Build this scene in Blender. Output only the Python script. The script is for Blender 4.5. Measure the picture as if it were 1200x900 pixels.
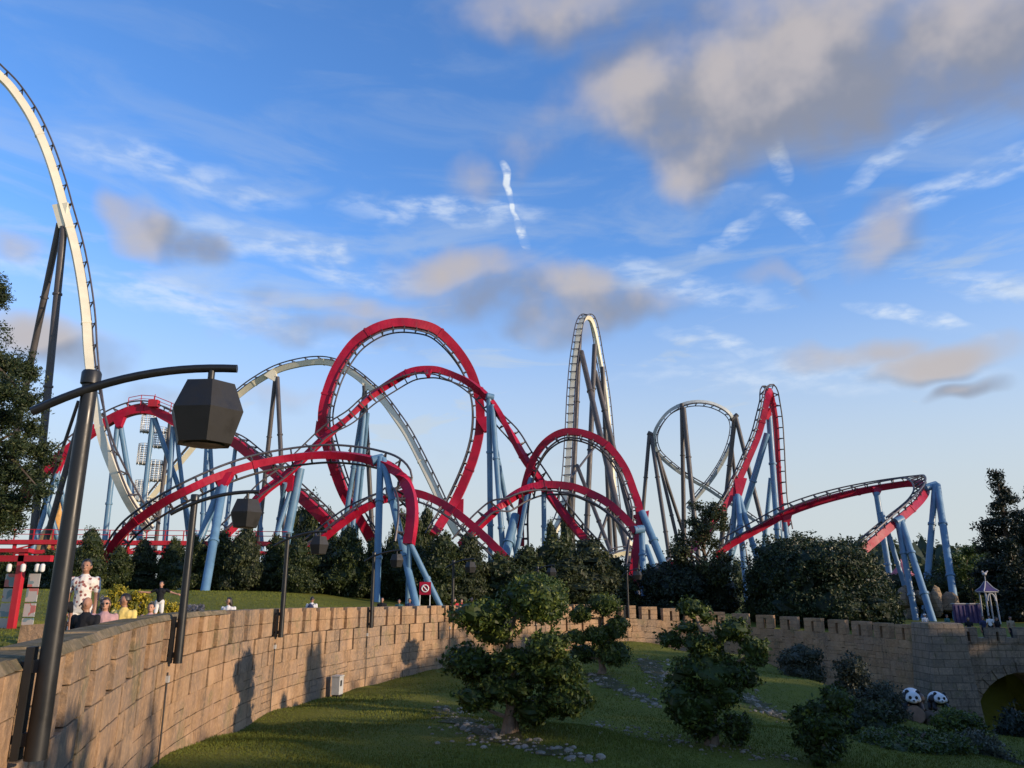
import bpy, bmesh, math, random
import numpy as np
from mathutils import Vector, Matrix, Euler
R = math.radians
random.seed(7); RNG = np.random.default_rng(7)
scene = bpy.context.scene
for o in list(bpy.data.objects): bpy.data.objects.remove(o)
COL = scene.collection

# ------------------------------------------------------------------ camera, sky, sun, exposure
F, PITCH, CZ = 900.0, R(15), 1.7
cd = bpy.data.cameras.new('camera'); cam = bpy.data.objects.new('camera', cd); COL.objects.link(cam)
cam.location = (0, 0, CZ); cam.rotation_euler = (R(90)+PITCH, 0, 0)
cd.sensor_width = 36; cd.lens = 36*F/1200; cd.clip_end = 6000; cd.clip_start = .1
scene.camera = cam
SUN_EL, SUN_AZ = R(13), math.atan2(.93, -.37)      # azimuth from +Y towards +X
SUNDIR = Vector((math.sin(SUN_AZ)*math.cos(SUN_EL), math.cos(SUN_AZ)*math.cos(SUN_EL), math.sin(SUN_EL)))
sd = bpy.data.lights.new('sun', 'SUN'); so = bpy.data.objects.new('sun', sd); COL.objects.link(so)
sd.energy = 3.5; sd.angle = R(.6); sd.color = (1, .78, .55)
so.rotation_euler = SUNDIR.to_track_quat('Z', 'Y').to_euler()
scene.view_settings.view_transform = 'Standard'; scene.view_settings.look = 'None'
scene.view_settings.exposure = 0.52; scene.view_settings.gamma = 1; scene.view_settings.use_curve_mapping = False
SKY_STRENGTH = .15

def at(px, py, Y):
    """a point of the photograph at forward distance Y (metres)"""
    u, v = (px-600)/F, (450-py)/F
    t = Y/(math.cos(PITCH)-v*math.sin(PITCH))
    return Vector((u*t, Y, CZ + t*(math.sin(PITCH)+v*math.cos(PITCH))))
def pxm(n, Y): return n*Y/945.0                       # pixels -> metres at that distance

# ---- world: Nishita sky with procedural clouds placed by direction
world = bpy.data.worlds.new('World'); scene.world = world; world.use_nodes = True
NT = world.node_tree; NT.nodes.clear()
def nd(nt, typ, **kw):
    n = nt.nodes.new(typ)
    for k, v in kw.items(): setattr(n, k, v)
    return n
def math_node(nt, op, a, b=None, c=None, clamp=False):
    n = nd(nt, 'ShaderNodeMath', operation=op, use_clamp=clamp)
    for i, v in enumerate((a, b, c)):
        if v is None: continue
        if isinstance(v, (int, float)): n.inputs[i].default_value = v
        else: nt.links.new(v, n.inputs[i])
    return n.outputs[0]
def maprange(nt, v, a, b, c, d, interp='SMOOTHSTEP'):
    n = nd(nt, 'ShaderNodeMapRange', interpolation_type=interp)
    nt.links.new(v, n.inputs[0])
    for i, x in enumerate((a, b, c, d)): n.inputs[i+1].default_value = x
    return n.outputs[0]
def mixc(nt, f, a, b, blend='MIX'):
    n = nd(nt, 'ShaderNodeMix', data_type='RGBA', blend_type=blend)
    for s, v in ((0, f), (6, a), (7, b)):
        if isinstance(v, (int, float)): n.inputs[s].default_value = v
        elif isinstance(v, tuple): n.inputs[s].default_value = (*v[:3], 1)
        else: nt.links.new(v, n.inputs[s])
    return n.outputs[2]
def noise(nt, vec, scale, detail=4, rough=.55, dist=0.0, lac=2.0):
    n = nd(nt, 'ShaderNodeTexNoise'); n.inputs['Scale'].default_value = scale
    n.inputs['Detail'].default_value = detail; n.inputs['Roughness'].default_value = rough
    n.inputs['Distortion'].default_value = dist; n.inputs['Lacunarity'].default_value = lac
    if vec is not None: nt.links.new(vec, n.inputs['Vector'])
    return n
def dir_of(px, py):
    d = at(px, py, 10) - Vector((0, 0, CZ)); return d.normalized()

CUMULUS = [(890,85,250,90,0,1.15),(810,165,55,60,-20,.9),(1100,60,220,90,0,1.1),(670,20,150,45,0,.75),
  (170,264,62,26,-16,1.1),(228,287,40,20,-10,.9),(12,272,36,22,0,1.0),(75,400,80,32,0,.95),
  (550,322,95,32,-6,1.05),(455,362,170,26,0,.75),(690,346,100,28,-6,1.0),(600,355,140,36,0,.85),(410,392,140,24,0,.75),
  (1028,278,46,50,-35,.75),(1000,410,75,18,-6,.9),(1110,426,95,19,-3,1.0),(1140,459,38,11,0,.9),(552,206,34,26,0,.5),
  (895,332,60,14,-15,.5),(330,470,50,18,0,.7),(210,460,70,20,0,.5)]
CIRRUS = [(589,212,3.5,15,18,2.6),(597,236,3.5,16,20,3.2),(608,258,3.5,14,32,3.2),(617,276,3.5,13,8,2.6),
  (914,184,11,28,10,1.1),(936,258,30,11,-45,1.0),(1050,178,62,11,26,.8),(1130,215,110,16,12,.9),(1185,335,62,14,-14,1.1),
  (1068,372,56,9,-22,1.3),(860,278,40,7,20,.75),(850,234,30,9,12,.6),(800,332,90,14,-16,.8),(850,402,60,10,-14,.9),
  (210,202,110,18,-5,.7),(360,300,120,16,-8,.8),(400,290,9,10,-45,1.1),(520,246,95,13,3,1.0),(180,345,190,16,-6,.8),(930,440,160,20,-6,.7)]
_r = random.Random(11)
def extra_blobs(n, size, lst):
    out = []
    while len(out) < n:
        az = _r.uniform(-math.pi, math.pi); el = R(_r.uniform(6, 65))
        d = Vector((math.sin(az)*math.cos(el), math.cos(az)*math.cos(el), math.sin(el)))
        if abs(az) < R(44) and el < R(46): continue
        out.append((d, R(_r.uniform(.5, 1.4)*size), R(_r.uniform(.4, .8)*size*.45), _r.uniform(-20, 20), _r.uniform(.7, 1.1)))
    return out
def blob_specs(lst):
    out = []
    for px, py, rx, ry, rot, st in lst:
        d = dir_of(px, py); k = (d @ dir_of(600, 450)) / F
        out.append((d, rx*k*1.08, ry*k*1.08, rot, st))
    return out
def blob_field(nt, vec, specs):
    tot = None; vec0 = vec
    def dot(v, e):
        n = nd(nt, 'ShaderNodeVectorMath', operation='DOT_PRODUCT'); nt.links.new(v, n.inputs[0]); n.inputs[1].default_value = e; return n.outputs['Value']
    for i, (d, a, b, rot, st) in enumerate(specs):
        east = d.cross(Vector((0, 0, 1))).normalized(); up = east.cross(d); c, sn = math.cos(R(rot)), math.sin(R(rot))
        x = dot(vec, (east*c+up*sn)/(a*1.3)); y = dot(vec, (up*c-east*sn)/(b*1.3))
        q = math_node(nt, 'MULTIPLY_ADD', y, y, math_node(nt, 'MULTIPLY', x, x))
        v = math_node(nt, 'MULTIPLY_ADD', q, -st*.95, st)
        tot = math_node(nt, 'MAXIMUM', v, 0.0 if tot is None else tot)
        if i % 5 == 4:
            ch = nd(nt, 'ShaderNodeVectorMath', operation='MULTIPLY_ADD')     # keeps the blobs evaluated in small batches
            nt.links.new(tot, ch.inputs[0]); ch.inputs[1].default_value = (1e-9,)*3; nt.links.new(vec0, ch.inputs[2]); vec = ch.outputs[0]
    return tot
def cloud_group():
    g = bpy.data.node_groups.new('cumulus', 'ShaderNodeTree')
    g.interface.new_socket('dir', in_out='INPUT', socket_type='NodeSocketVector')
    g.interface.new_socket('density', in_out='OUTPUT', socket_type='NodeSocketFloat')
    i, o = nd(g, 'NodeGroupInput'), nd(g, 'NodeGroupOutput')
    nz = noise(g, i.outputs[0], 7, 2, .6)
    sub = nd(g, 'ShaderNodeVectorMath', operation='SUBTRACT'); g.links.new(nz.outputs['Color'], sub.inputs[0]); sub.inputs[1].default_value = (.5, .5, .5)
    sc = nd(g, 'ShaderNodeVectorMath', operation='SCALE'); g.links.new(sub.outputs[0], sc.inputs[0]); sc.inputs['Scale'].default_value = .10
    ad = nd(g, 'ShaderNodeVectorMath', operation='ADD'); g.links.new(i.outputs[0], ad.inputs[0]); g.links.new(sc.outputs[0], ad.inputs[1])
    f = blob_field(g, ad.outputs[0], blob_specs(CUMULUS) + extra_blobs(8, 20, CUMULUS))
    n2 = noise(g, i.outputs[0], 9, 4, .52)
    v = math_node(g, 'MULTIPLY_ADD', math_node(g, 'SUBTRACT', n2.outputs['Fac'], .5), 1.5, f)
    g.links.new(v, o.inputs[0]); return g
CG = cloud_group()
tc = nd(NT, 'ShaderNodeTexCoord'); DIR = tc.outputs['Generated']
sky = nd(NT, 'ShaderNodeTexSky', sky_type='NISHITA', sun_disc=False, sun_elevation=SUN_EL, sun_rotation=SUN_AZ, altitude=50, air_density=1.0, dust_density=.35, ozone_density=2.4)
sep = nd(NT, 'ShaderNodeSeparateXYZ'); NT.links.new(DIR, sep.inputs[0])
hs = nd(NT, 'ShaderNodeHueSaturation'); hs.inputs['Saturation'].default_value = 1.12; hs.inputs['Value'].default_value = 1.0
NT.links.new(sky.outputs[0], hs.inputs['Color'])
skyc = mixc(NT, 1.0, hs.outputs[0], (.93, 1.14, 1.48), 'MULTIPLY')
# thin high veil, thicker towards the horizon
mpc = nd(NT, 'ShaderNodeMapping'); mpc.inputs['Scale'].default_value = (1.2, 1.2, 5.5); NT.links.new(DIR, mpc.inputs['Vector'])
veil = noise(NT, mpc.outputs[0], 3.6, 6, .6, .7)
veilf = maprange(NT, veil.outputs['Fac'], .42, .70, .08, .95)
low = maprange(NT, sep.outputs['Z'], .10, .58, 1, 0)
veilf = math_node(NT, 'MULTIPLY', veilf, math_node(NT, 'MULTIPLY_ADD', low, .85, .12))
veilf = math_node(NT, 'MAXIMUM', veilf, maprange(NT, sep.outputs['Z'], .06, .46, .95, 0))
CWHITE = (3.6, 4.0, 4.5)
VEILC = (2.85, 3.1, 3.2)
skyc = mixc(NT, veilf, skyc, VEILC)
# cirrus streaks and short contrails
nzc = noise(NT, DIR, 16, 2, .5); s1 = nd(NT, 'ShaderNodeVectorMath', operation='SUBTRACT'); NT.links.new(nzc.outputs['Color'], s1.inputs[0]); s1.inputs[1].default_value = (.5,)*3
s2 = nd(NT, 'ShaderNodeVectorMath', operation='SCALE'); NT.links.new(s1.outputs[0], s2.inputs[0]); s2.inputs['Scale'].default_value = .045
s3 = nd(NT, 'ShaderNodeVectorMath', operation='ADD'); NT.links.new(DIR, s3.inputs[0]); NT.links.new(s2.outputs[0], s3.inputs[1])
cf = blob_field(NT, s3.outputs[0], blob_specs(CIRRUS) + extra_blobs(4, 11, CIRRUS))
mpf = nd(NT, 'ShaderNodeMapping'); mpf.inputs['Scale'].default_value = (1, 1, 3.0); mpf.inputs['Rotation'].default_value = (0, R(18), 0); NT.links.new(DIR, mpf.inputs['Vector'])
cn = noise(NT, mpf.outputs[0], 24, 4, .55, .2)
cf = math_node(NT, 'MULTIPLY', cf, maprange(NT, cn.outputs['Fac'], .36, .72, .04, .66), clamp=True)
skyc = mixc(NT, cf, skyc, CWHITE)
# cumulus with a lit and a shaded side
g1 = nd(NT, 'ShaderNodeGroup'); g1.node_tree = CG; NT.links.new(DIR, g1.inputs[0])
off = nd(NT, 'ShaderNodeVectorMath', operation='ADD'); NT.links.new(DIR, off.inputs[0]); off.inputs[1].default_value = (-.05, -.01, .03)
g2 = nd(NT, 'ShaderNodeGroup'); g2.node_tree = CG; NT.links.new(off.outputs[0], g2.inputs[0])
dens = maprange(NT, g1.outputs[0], .18, 1.15, 0, .92)
lit = maprange(NT, math_node(NT, 'SUBTRACT', g1.outputs[0], g2.outputs[0]), -.16, .5, 0, 1)
ccol = mixc(NT, lit, (1.28, 1.36, 1.65), (2.5, 2.3, 2.28))
skyc = mixc(NT, dens, skyc, ccol)
bg = nd(NT, 'ShaderNodeBackground'); bg.inputs['Strength'].default_value = SKY_STRENGTH
NT.links.new(skyc, bg.inputs['Color'])
world.cycles.sampling_method = 'MANUAL'; world.cycles.sample_map_resolution = 256
wo = nd(NT, 'ShaderNodeOutputWorld'); NT.links.new(bg.outputs[0], wo.inputs['Surface'])

# ------------------------------------------------------------------ materials
MATS = {}
def base_mat(name):
    m = bpy.data.materials.new(name); m.use_nodes = True
    nt = m.node_tree; p = nt.nodes['Principled BSDF']; MATS[name] = m
    return m, nt, p
def paint(name, col, rough=.4, metal=0.0, var=.18, dirt=.25, scale=1.5, spec=.5):
    m, nt, p = base_mat(name)
    ge = nd(nt, 'ShaderNodeNewGeometry')
    n = noise(nt, ge.outputs['Position'], scale, 5, .65)
    mp = nd(nt, 'ShaderNodeMapping'); mp.inputs['Scale'].default_value = (3, 3, .25); nt.links.new(ge.outputs['Position'], mp.inputs['Vector'])
    n2 = noise(nt, mp.outputs[0], scale*1.3, 4, .6)
    c1 = mixc(nt, maprange(nt, n.outputs['Fac'], .3, .7, 0, 1), tuple(c*(1-var) for c in col), tuple(min(1, c*(1+var)) for c in col))
    g = sum(col)/3
    c2 = mixc(nt, maprange(nt, n2.outputs['Fac'], .52, .78, 0, dirt), c1, (g*.6+.02, g*.57+.018, g*.52+.015))
    nt.links.new(c2, p.inputs['Base Color'])
    nt.links.new(maprange(nt, n.outputs['Fac'], .3, .7, rough*.8, min(1, rough*1.3)), p.inputs['Roughness'])
    p.inputs['Metallic'].default_value = metal; p.inputs['Specular IOR Level'].default_value = spec
    return m
def leaf_mat(name, dark, mid, light, trans=.22):
    m, nt, p = base_mat(name)
    a = nd(nt, 'ShaderNodeAttribute', attribute_name='tone')
    cr = nd(nt, 'ShaderNodeValToRGB'); nt.links.new(a.outputs['Fac'], cr.inputs[0])
    cr.color_ramp.elements[0].color = (*dark, 1); cr.color_ramp.elements[1].color = (*light, 1)
    e = cr.color_ramp.elements.new(.55); e.color = (*mid, 1)
    nt.links.new(cr.outputs[0], p.inputs['Base Color']); p.inputs['Roughness'].default_value = .55; p.inputs['Specular IOR Level'].default_value = .35
    t = nd(nt, 'ShaderNodeBsdfTranslucent'); nt.links.new(cr.outputs[0], t.inputs['Color'])
    mx = nd(nt, 'ShaderNodeMixShader'); mx.inputs[0].default_value = trans
    nt.links.new(p.outputs[0], mx.inputs[1]); nt.links.new(t.outputs[0], mx.inputs[2])
    nt.links.new(mx.outputs[0], nt.nodes['Material Output'].inputs['Surface'])
    return m
def stone_mat(name, use_attr, c1=(.37,.225,.125), c2=(.48,.315,.185), grey=(.19,.16,.13), greyamt=.6, moss=.5, lichen=True):
    m, nt, p = base_mat(name)
    ge = nd(nt, 'ShaderNodeNewGeometry'); P = ge.outputs['Position']
    if use_attr: rn = nd(nt, 'ShaderNodeAttribute', attribute_name='tone').outputs['Fac']
    else: rn = nd(nt, 'ShaderNodeObjectInfo').outputs['Random']
    big = noise(nt, P, .28, 4, .6); fine = noise(nt, P, 9, 6, .7); mid = noise(nt, P, 1.7, 5, .65)
    mp = nd(nt, 'ShaderNodeMapping'); mp.inputs['Scale'].default_value = (1.5, 1.5, .2); nt.links.new(P, mp.inputs['Vector'])
    st = noise(nt, mp.outputs[0], 1.5, 5, .6)
    c = mixc(nt, rn, c1, c2)
    hue = noise(nt, P, .55, 3, .5)
    c = mixc(nt, maprange(nt, hue.outputs['Fac'], .42, .62, 0, .75), c, (c1[0]*.86, c1[1]*.94, c1[2]*1.15))
    rn2 = math_node(nt, 'FRACT', math_node(nt, 'MULTIPLY', rn, 17.31))
    c = mixc(nt, maprange(nt, rn2, .55, 1, 0, .55), c, (c1[0]*.62, c1[1]*.62, c1[2]*.62))
    c = mixc(nt, maprange(nt, mid.outputs['Fac'], .35, .68, 0, .8), c, (c1[0]*.72, c1[1]*.74, c1[2]*.68))
    c = mixc(nt, maprange(nt, big.outputs['Fac'], .45, .62, 0, greyamt), c, grey)
    c = mixc(nt, maprange(nt, st.outputs['Fac'], .5, .72, 0, .7), c, (grey[0]*.55, grey[1]*.52, grey[2]*.48))
    if lichen:
        tz = noise(nt, P, 1.1, 4, .6)
        c = mixc(nt, maprange(nt, tz.outputs['Fac'], .56, .70, 0, .6), c, (.17, .15, .075))
    # moss and lichen on upward faces
    sn = nd(nt, 'ShaderNodeSeparateXYZ'); nt.links.new(ge.outputs['Normal'], sn.inputs[0])
    mo = math_node(nt, 'MULTIPLY', maprange(nt, sn.outputs['Z'], .35, .8, 0, 1), maprange(nt, mid.outputs['Fac'], .3, .6, 0.1, moss))
    c = mixc(nt, mo, c, (.085, .075, .03))
    c = mixc(nt, maprange(nt, fine.outputs['Fac'], .42, .72, 0, .55), c, (c2[0]*1.15, c2[1]*1.12, c2[2]*1.05))
    nt.links.new(c, p.inputs['Base Color']); p.inputs['Roughness'].default_value = .92; p.inputs['Specular IOR Level'].default_value = .2
    b = nd(nt, 'ShaderNodeBump'); b.inputs['Strength'].default_value = .8; b.inputs['Distance'].default_value = .04
    hsum = math_node(nt, 'ADD', fine.outputs['Fac'], math_node(nt, 'MULTIPLY', mid.outputs['Fac'], 1.2))
    nt.links.new(hsum, b.inputs['Height']); nt.links.new(b.outputs[0], p.inputs['Normal'])
    return m
def grass_mat(name, attr=False):
    m, nt, p = base_mat(name)
    ge = nd(nt, 'ShaderNodeNewGeometry'); P = ge.outputs['Position']
    n1 = noise(nt, P, .22, 4, .6); n2 = noise(nt, P, 3.5, 6, .7); n3 = noise(nt, P, 22, 3, .7)
    c = mixc(nt, maprange(nt, n1.outputs['Fac'], .35, .65, 0, 1), (.12, .128, .014), (.18, .178, .023))
    c = mixc(nt, maprange(nt, n2.outputs['Fac'], .4, .75, 0, .6), c, (.18, .17, .05))
    c = mixc(nt, maprange(nt, n3.outputs['Fac'], .4, .7, 0, .5), c, (.055, .072, .014))
    if attr:
        a = nd(nt, 'ShaderNodeAttribute', attribute_name='tone')
        c = mixc(nt, math_node(nt, 'MULTIPLY', a.outputs['Fac'], .6), c, (.10, .15, .035))
    nt.links.new(c, p.inputs['Base Color']); p.inputs['Roughness'].default_value = .9; p.inputs['Specular IOR Level'].default_value = .15
    b = nd(nt, 'ShaderNodeBump'); b.inputs['Strength'].default_value = .8; b.inputs['Distance'].default_value = .05
    nt.links.new(math_node(nt, 'ADD', n3.outputs['Fac'], n2.outputs['Fac']), b.inputs['Height']); nt.links.new(b.outputs[0], p.inputs['Normal'])
    return m
RED = paint('red_paint', (.35, .004, .028), .45, 0, .22, .25, .6, .3)
RED2 = paint('faded_red_paint', (.42, .010, .022), .5, 0, .15, .25, .8)
RAIL = paint('rail_steel', (.085, .075, .078), .45, .3, .25, .2)
BLUE = paint('blue_paint', (.105, .215, .33), .45, 0, .13, .22, .7)
CREAM = paint('cream_paint', (.72, .67, .51), .45, 0, .06, .10, .5)
GREYTRK = paint('grey_green_paint', (.36, .40, .40), .5, 0, .12, .2)
DGREY = paint('dark_support_paint', (.062, .055, .055), .5, 0, .2, .2, .6)
LAMP = paint('charcoal_metal', (.018, .019, .02), .38, .25, .12, .15, 4)
LAMPD = paint('charcoal_panel', (.012, .012, .012), .55, .1, .1, .1, 4)
BARK = paint('pale_bark', (.24, .17, .115), .9, 0, .3, .5, 4, .2)
DBARK = paint('dark_bark', (.10, .075, .055), .9, 0, .3, .5, 3, .2)
STONE = stone_mat('stone_block', False); STONEA = stone_mat('stone_block_joined', True)
MORTAR = stone_mat('mortar', True, (.20,.15,.10), (.24,.18,.12), (.13,.12,.10), .6, .9)
COPING = stone_mat('coping_stone', True, (.24,.185,.12), (.30,.23,.145), (.16,.145,.115), .5, .9)
def masonry(m):
    nt = m.node_tree; p = nt.nodes['Principled BSDF']; old = p.inputs['Base Color'].links[0].from_socket
    ge = nd(nt, 'ShaderNodeNewGeometry'); sx = nd(nt, 'ShaderNodeSeparateXYZ'); nt.links.new(ge.outputs['Position'], sx.inputs[0])
    cb = nd(nt, 'ShaderNodeCombineXYZ'); nt.links.new(math_node(nt, 'ADD', sx.outputs[0], sx.outputs[1]), cb.inputs[0]); nt.links.new(sx.outputs[2], cb.inputs[1])
    b = nd(nt, 'ShaderNodeTexBrick'); nt.links.new(cb.outputs[0], b.inputs['Vector']); b.inputs['Scale'].default_value = 1.0; b.inputs['Brick Width'].default_value = .8; b.inputs['Row Height'].default_value = .4; b.inputs['Mortar Size'].default_value = .022
    b.inputs['Color1'].default_value = (.75, .74, .72, 1); b.inputs['Color2'].default_value = (1.12, 1.08, 1.02, 1); b.inputs['Mortar'].default_value = (.5, .48, .45, 1)
    nt.links.new(mixc(nt, 1.0, old, b.outputs['Color'], 'MULTIPLY'), p.inputs['Base Color']); return m
BRSTONE = stone_mat('bridge_stone', True, (.30,.23,.165), (.38,.30,.22), (.19,.165,.14), .6, .5)
masonry(BRSTONE)
ROCK = stone_mat('white_rock', False, (.30,.245,.185), (.44,.38,.30), (.19,.16,.12), .5, .2)
GRASS = grass_mat('lawn_grass'); BLADE = grass_mat('grass_blades', True)
PATH = stone_mat('paving', True, (.25,.21,.16), (.3,.26,.2), (.2,.18,.15), .5, .0)
L_TOP = leaf_mat('topiary_leaf', (.028,.045,.009), (.075,.112,.018), (.2,.22,.04))
L_HEDGE = leaf_mat('hedge_leaf', (.016,.026,.008), (.038,.056,.013), (.1,.11,.025), .15)
L_OLIVE = leaf_mat('olive_leaf', (.02,.028,.012), (.045,.058,.02), (.11,.12,.04))
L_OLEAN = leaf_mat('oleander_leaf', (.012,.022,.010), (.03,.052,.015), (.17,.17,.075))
L_CON = leaf_mat('cypress_leaf', (.016,.030,.012), (.035,.055,.018), (.09,.10,.03))
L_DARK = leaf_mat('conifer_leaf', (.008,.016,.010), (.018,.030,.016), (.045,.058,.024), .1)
L_FAR = leaf_mat('far_wood_leaf', (.03,.05,.028), (.06,.085,.035), (.12,.125,.045))
L_LIGHT = leaf_mat('fresh_leaf', (.03,.06,.016), (.06,.105,.022), (.16,.18,.05), .3)
L_YEL = leaf_mat('yellow_flower', (.08,.10,.015), (.30,.25,.02), (.55,.42,.03), .25)
L_LAV = leaf_mat('lavender', (.06,.065,.06), (.12,.12,.13), (.2,.19,.23), .2)
L_GREYG = leaf_mat('grey_green_leaf', (.035,.045,.03), (.08,.09,.055), (.16,.15,.09), .2)
HAIRD = paint('dark_hair', (.015, .011, .009), .5, 0, .3, 0, 20); HAIRB = paint('brown_hair', (.05, .028, .015), .5, 0, .3, 0, 20)
SKIN = paint('skin', (.46, .24, .155), .55, 0, .08, 0, 10); SKIN2 = paint('tanned_skin', (.34, .17, .105), .55, 0, .08, 0, 10)
def cloth(name, c): return paint(name, c, .85, 0, .12, .05, 8, .2)
BLACKC = cloth('black_cloth', (.012,.013,.016)); WHITEC = cloth('white_cloth', (.66,.65,.63)); YELC = cloth('yellow_cloth', (.68,.52,.16))
NAVYC = cloth('navy_cloth', (.03,.04,.09)); REDC = cloth('red_cloth', (.5,.04,.05)); PINKC = cloth('pink_cloth', (.45,.27,.27)); KHAKI = cloth('khaki_cloth', (.3,.24,.16)); TEALC = cloth('teal_cloth', (.05,.13,.12))
WHITEP = paint('white_paint', (.72,.72,.70), .5, 0, .06, .15); BLACKP = paint('black_paint', (.012,.012,.014), .5, 0, .2, .1)
DIMW = paint('shade_dimmed_white', (.40,.39,.40), .6, 0, .1, .3); CAGE = paint('galvanised_bars', (.36,.37,.36), .5, .3, .1, .2); PURPLE = paint('purple_paint', (.05,.03,.11), .55, 0, .15, .2); GOLD = paint('gold_paint', (.58,.30,.07), .5, 0, .15, .2); PLASTIC = paint('grey_plastic', (.42,.42,.40), .5, 0, .1, .3, 5)  # kiosk white and purple are darkened, its shade put into the colour
def floral_mat():
    m, nt, p = base_mat('floral_cloth')
    tcn = nd(nt, 'ShaderNodeTexCoord'); v = nd(nt, 'ShaderNodeTexVoronoi'); v.inputs['Scale'].default_value = 15; nt.links.new(tcn.outputs['Object'], v.inputs['Vector'])
    f = maprange(nt, v.outputs['Distance'], .32, .42, 1, 0)
    nt.links.new(mixc(nt, f, (.68,.62,.55), (.25,.09,.08)), p.inputs['Base Color']); p.inputs['Roughness'].default_value = .85
    return m
FLORAL = floral_mat()
def poster_mat(name, seed):
    m, nt, p = base_mat(name)
    tcn = nd(nt, 'ShaderNodeTexCoord'); mp = nd(nt, 'ShaderNodeMapping'); mp.inputs['Location'].default_value = (seed, seed*1.7, 0)
    nt.links.new(tcn.outputs['Object'], mp.inputs['Vector'])
    v = nd(nt, 'ShaderNodeTexVoronoi', distance='CHEBYCHEV'); v.inputs['Scale'].default_value = 5; nt.links.new(mp.outputs[0], v.inputs['Vector'])
    cr = nd(nt, 'ShaderNodeValToRGB'); cr.color_ramp.interpolation = 'CONSTANT'
    for i, (ps, c) in enumerate(((0, (.44,.43,.40)), (.35, (.18,.28,.30)), (.55, (.44,.43,.40)), (.72, (.45,.16,.14)), (.85, (.44,.43,.40)))):
        e = cr.color_ramp.elements[i] if i < 2 else cr.color_ramp.elements.new(ps)
        e.position = ps; e.color = (*c, 1)
    s = nd(nt, 'ShaderNodeSeparateColor'); nt.links.new(v.outputs['Color'], s.inputs[0]); nt.links.new(s.outputs[0], cr.inputs[0])
    nt.links.new(cr.outputs[0], p.inputs['Base Color']); p.inputs['Roughness'].default_value = .5
    return m

# ------------------------------------------------------------------ helpers
def link(name, me, parent=None, mat=None):
    o = bpy.data.objects.new(name, me); COL.objects.link(o)
    if mat is not None and not me.materials: me.materials.append(mat)
    if parent is not None: o.parent = parent
    return o
def tag(o, label=None, cat=None, group=None, kind=None):
    if label: o['label'] = label
    if cat: o['category'] = cat
    if group: o['group'] = group
    if kind: o['kind'] = kind
    return o
def empty(name, loc, label, cat, group=None, rz=0):
    o = bpy.data.objects.new(name, None); COL.objects.link(o); o.location = loc; o.rotation_euler = (0, 0, rz); o.empty_display_size = .2
    return tag(o, label, cat, group)
def np_mesh(name, verts, faces, tone=None, smooth=False):
    """verts (n,3), faces (m,k) arrays with one k"""
    verts = np.ascontiguousarray(verts, dtype=np.float32); faces = np.ascontiguousarray(faces, dtype=np.int32)
    me = bpy.data.meshes.new(name); m, k = faces.shape
    me.vertices.add(len(verts)); me.vertices.foreach_set('co', verts.ravel())
    me.loops.add(m*k); me.loops.foreach_set('vertex_index', faces.ravel())
    me.polygons.add(m); me.polygons.foreach_set('loop_start', np.arange(m, dtype=np.int32)*k); me.polygons.foreach_set('loop_total', np.full(m, k, dtype=np.int32))
    me.polygons.foreach_set('use_smooth', np.full(m, bool(smooth)))
    me.update(calc_edges=True)
    if tone is not None:
        a = me.attributes.new('tone', 'FLOAT', 'FACE'); a.data.foreach_set('value', np.ascontiguousarray(tone, dtype=np.float32))
    return me
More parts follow.
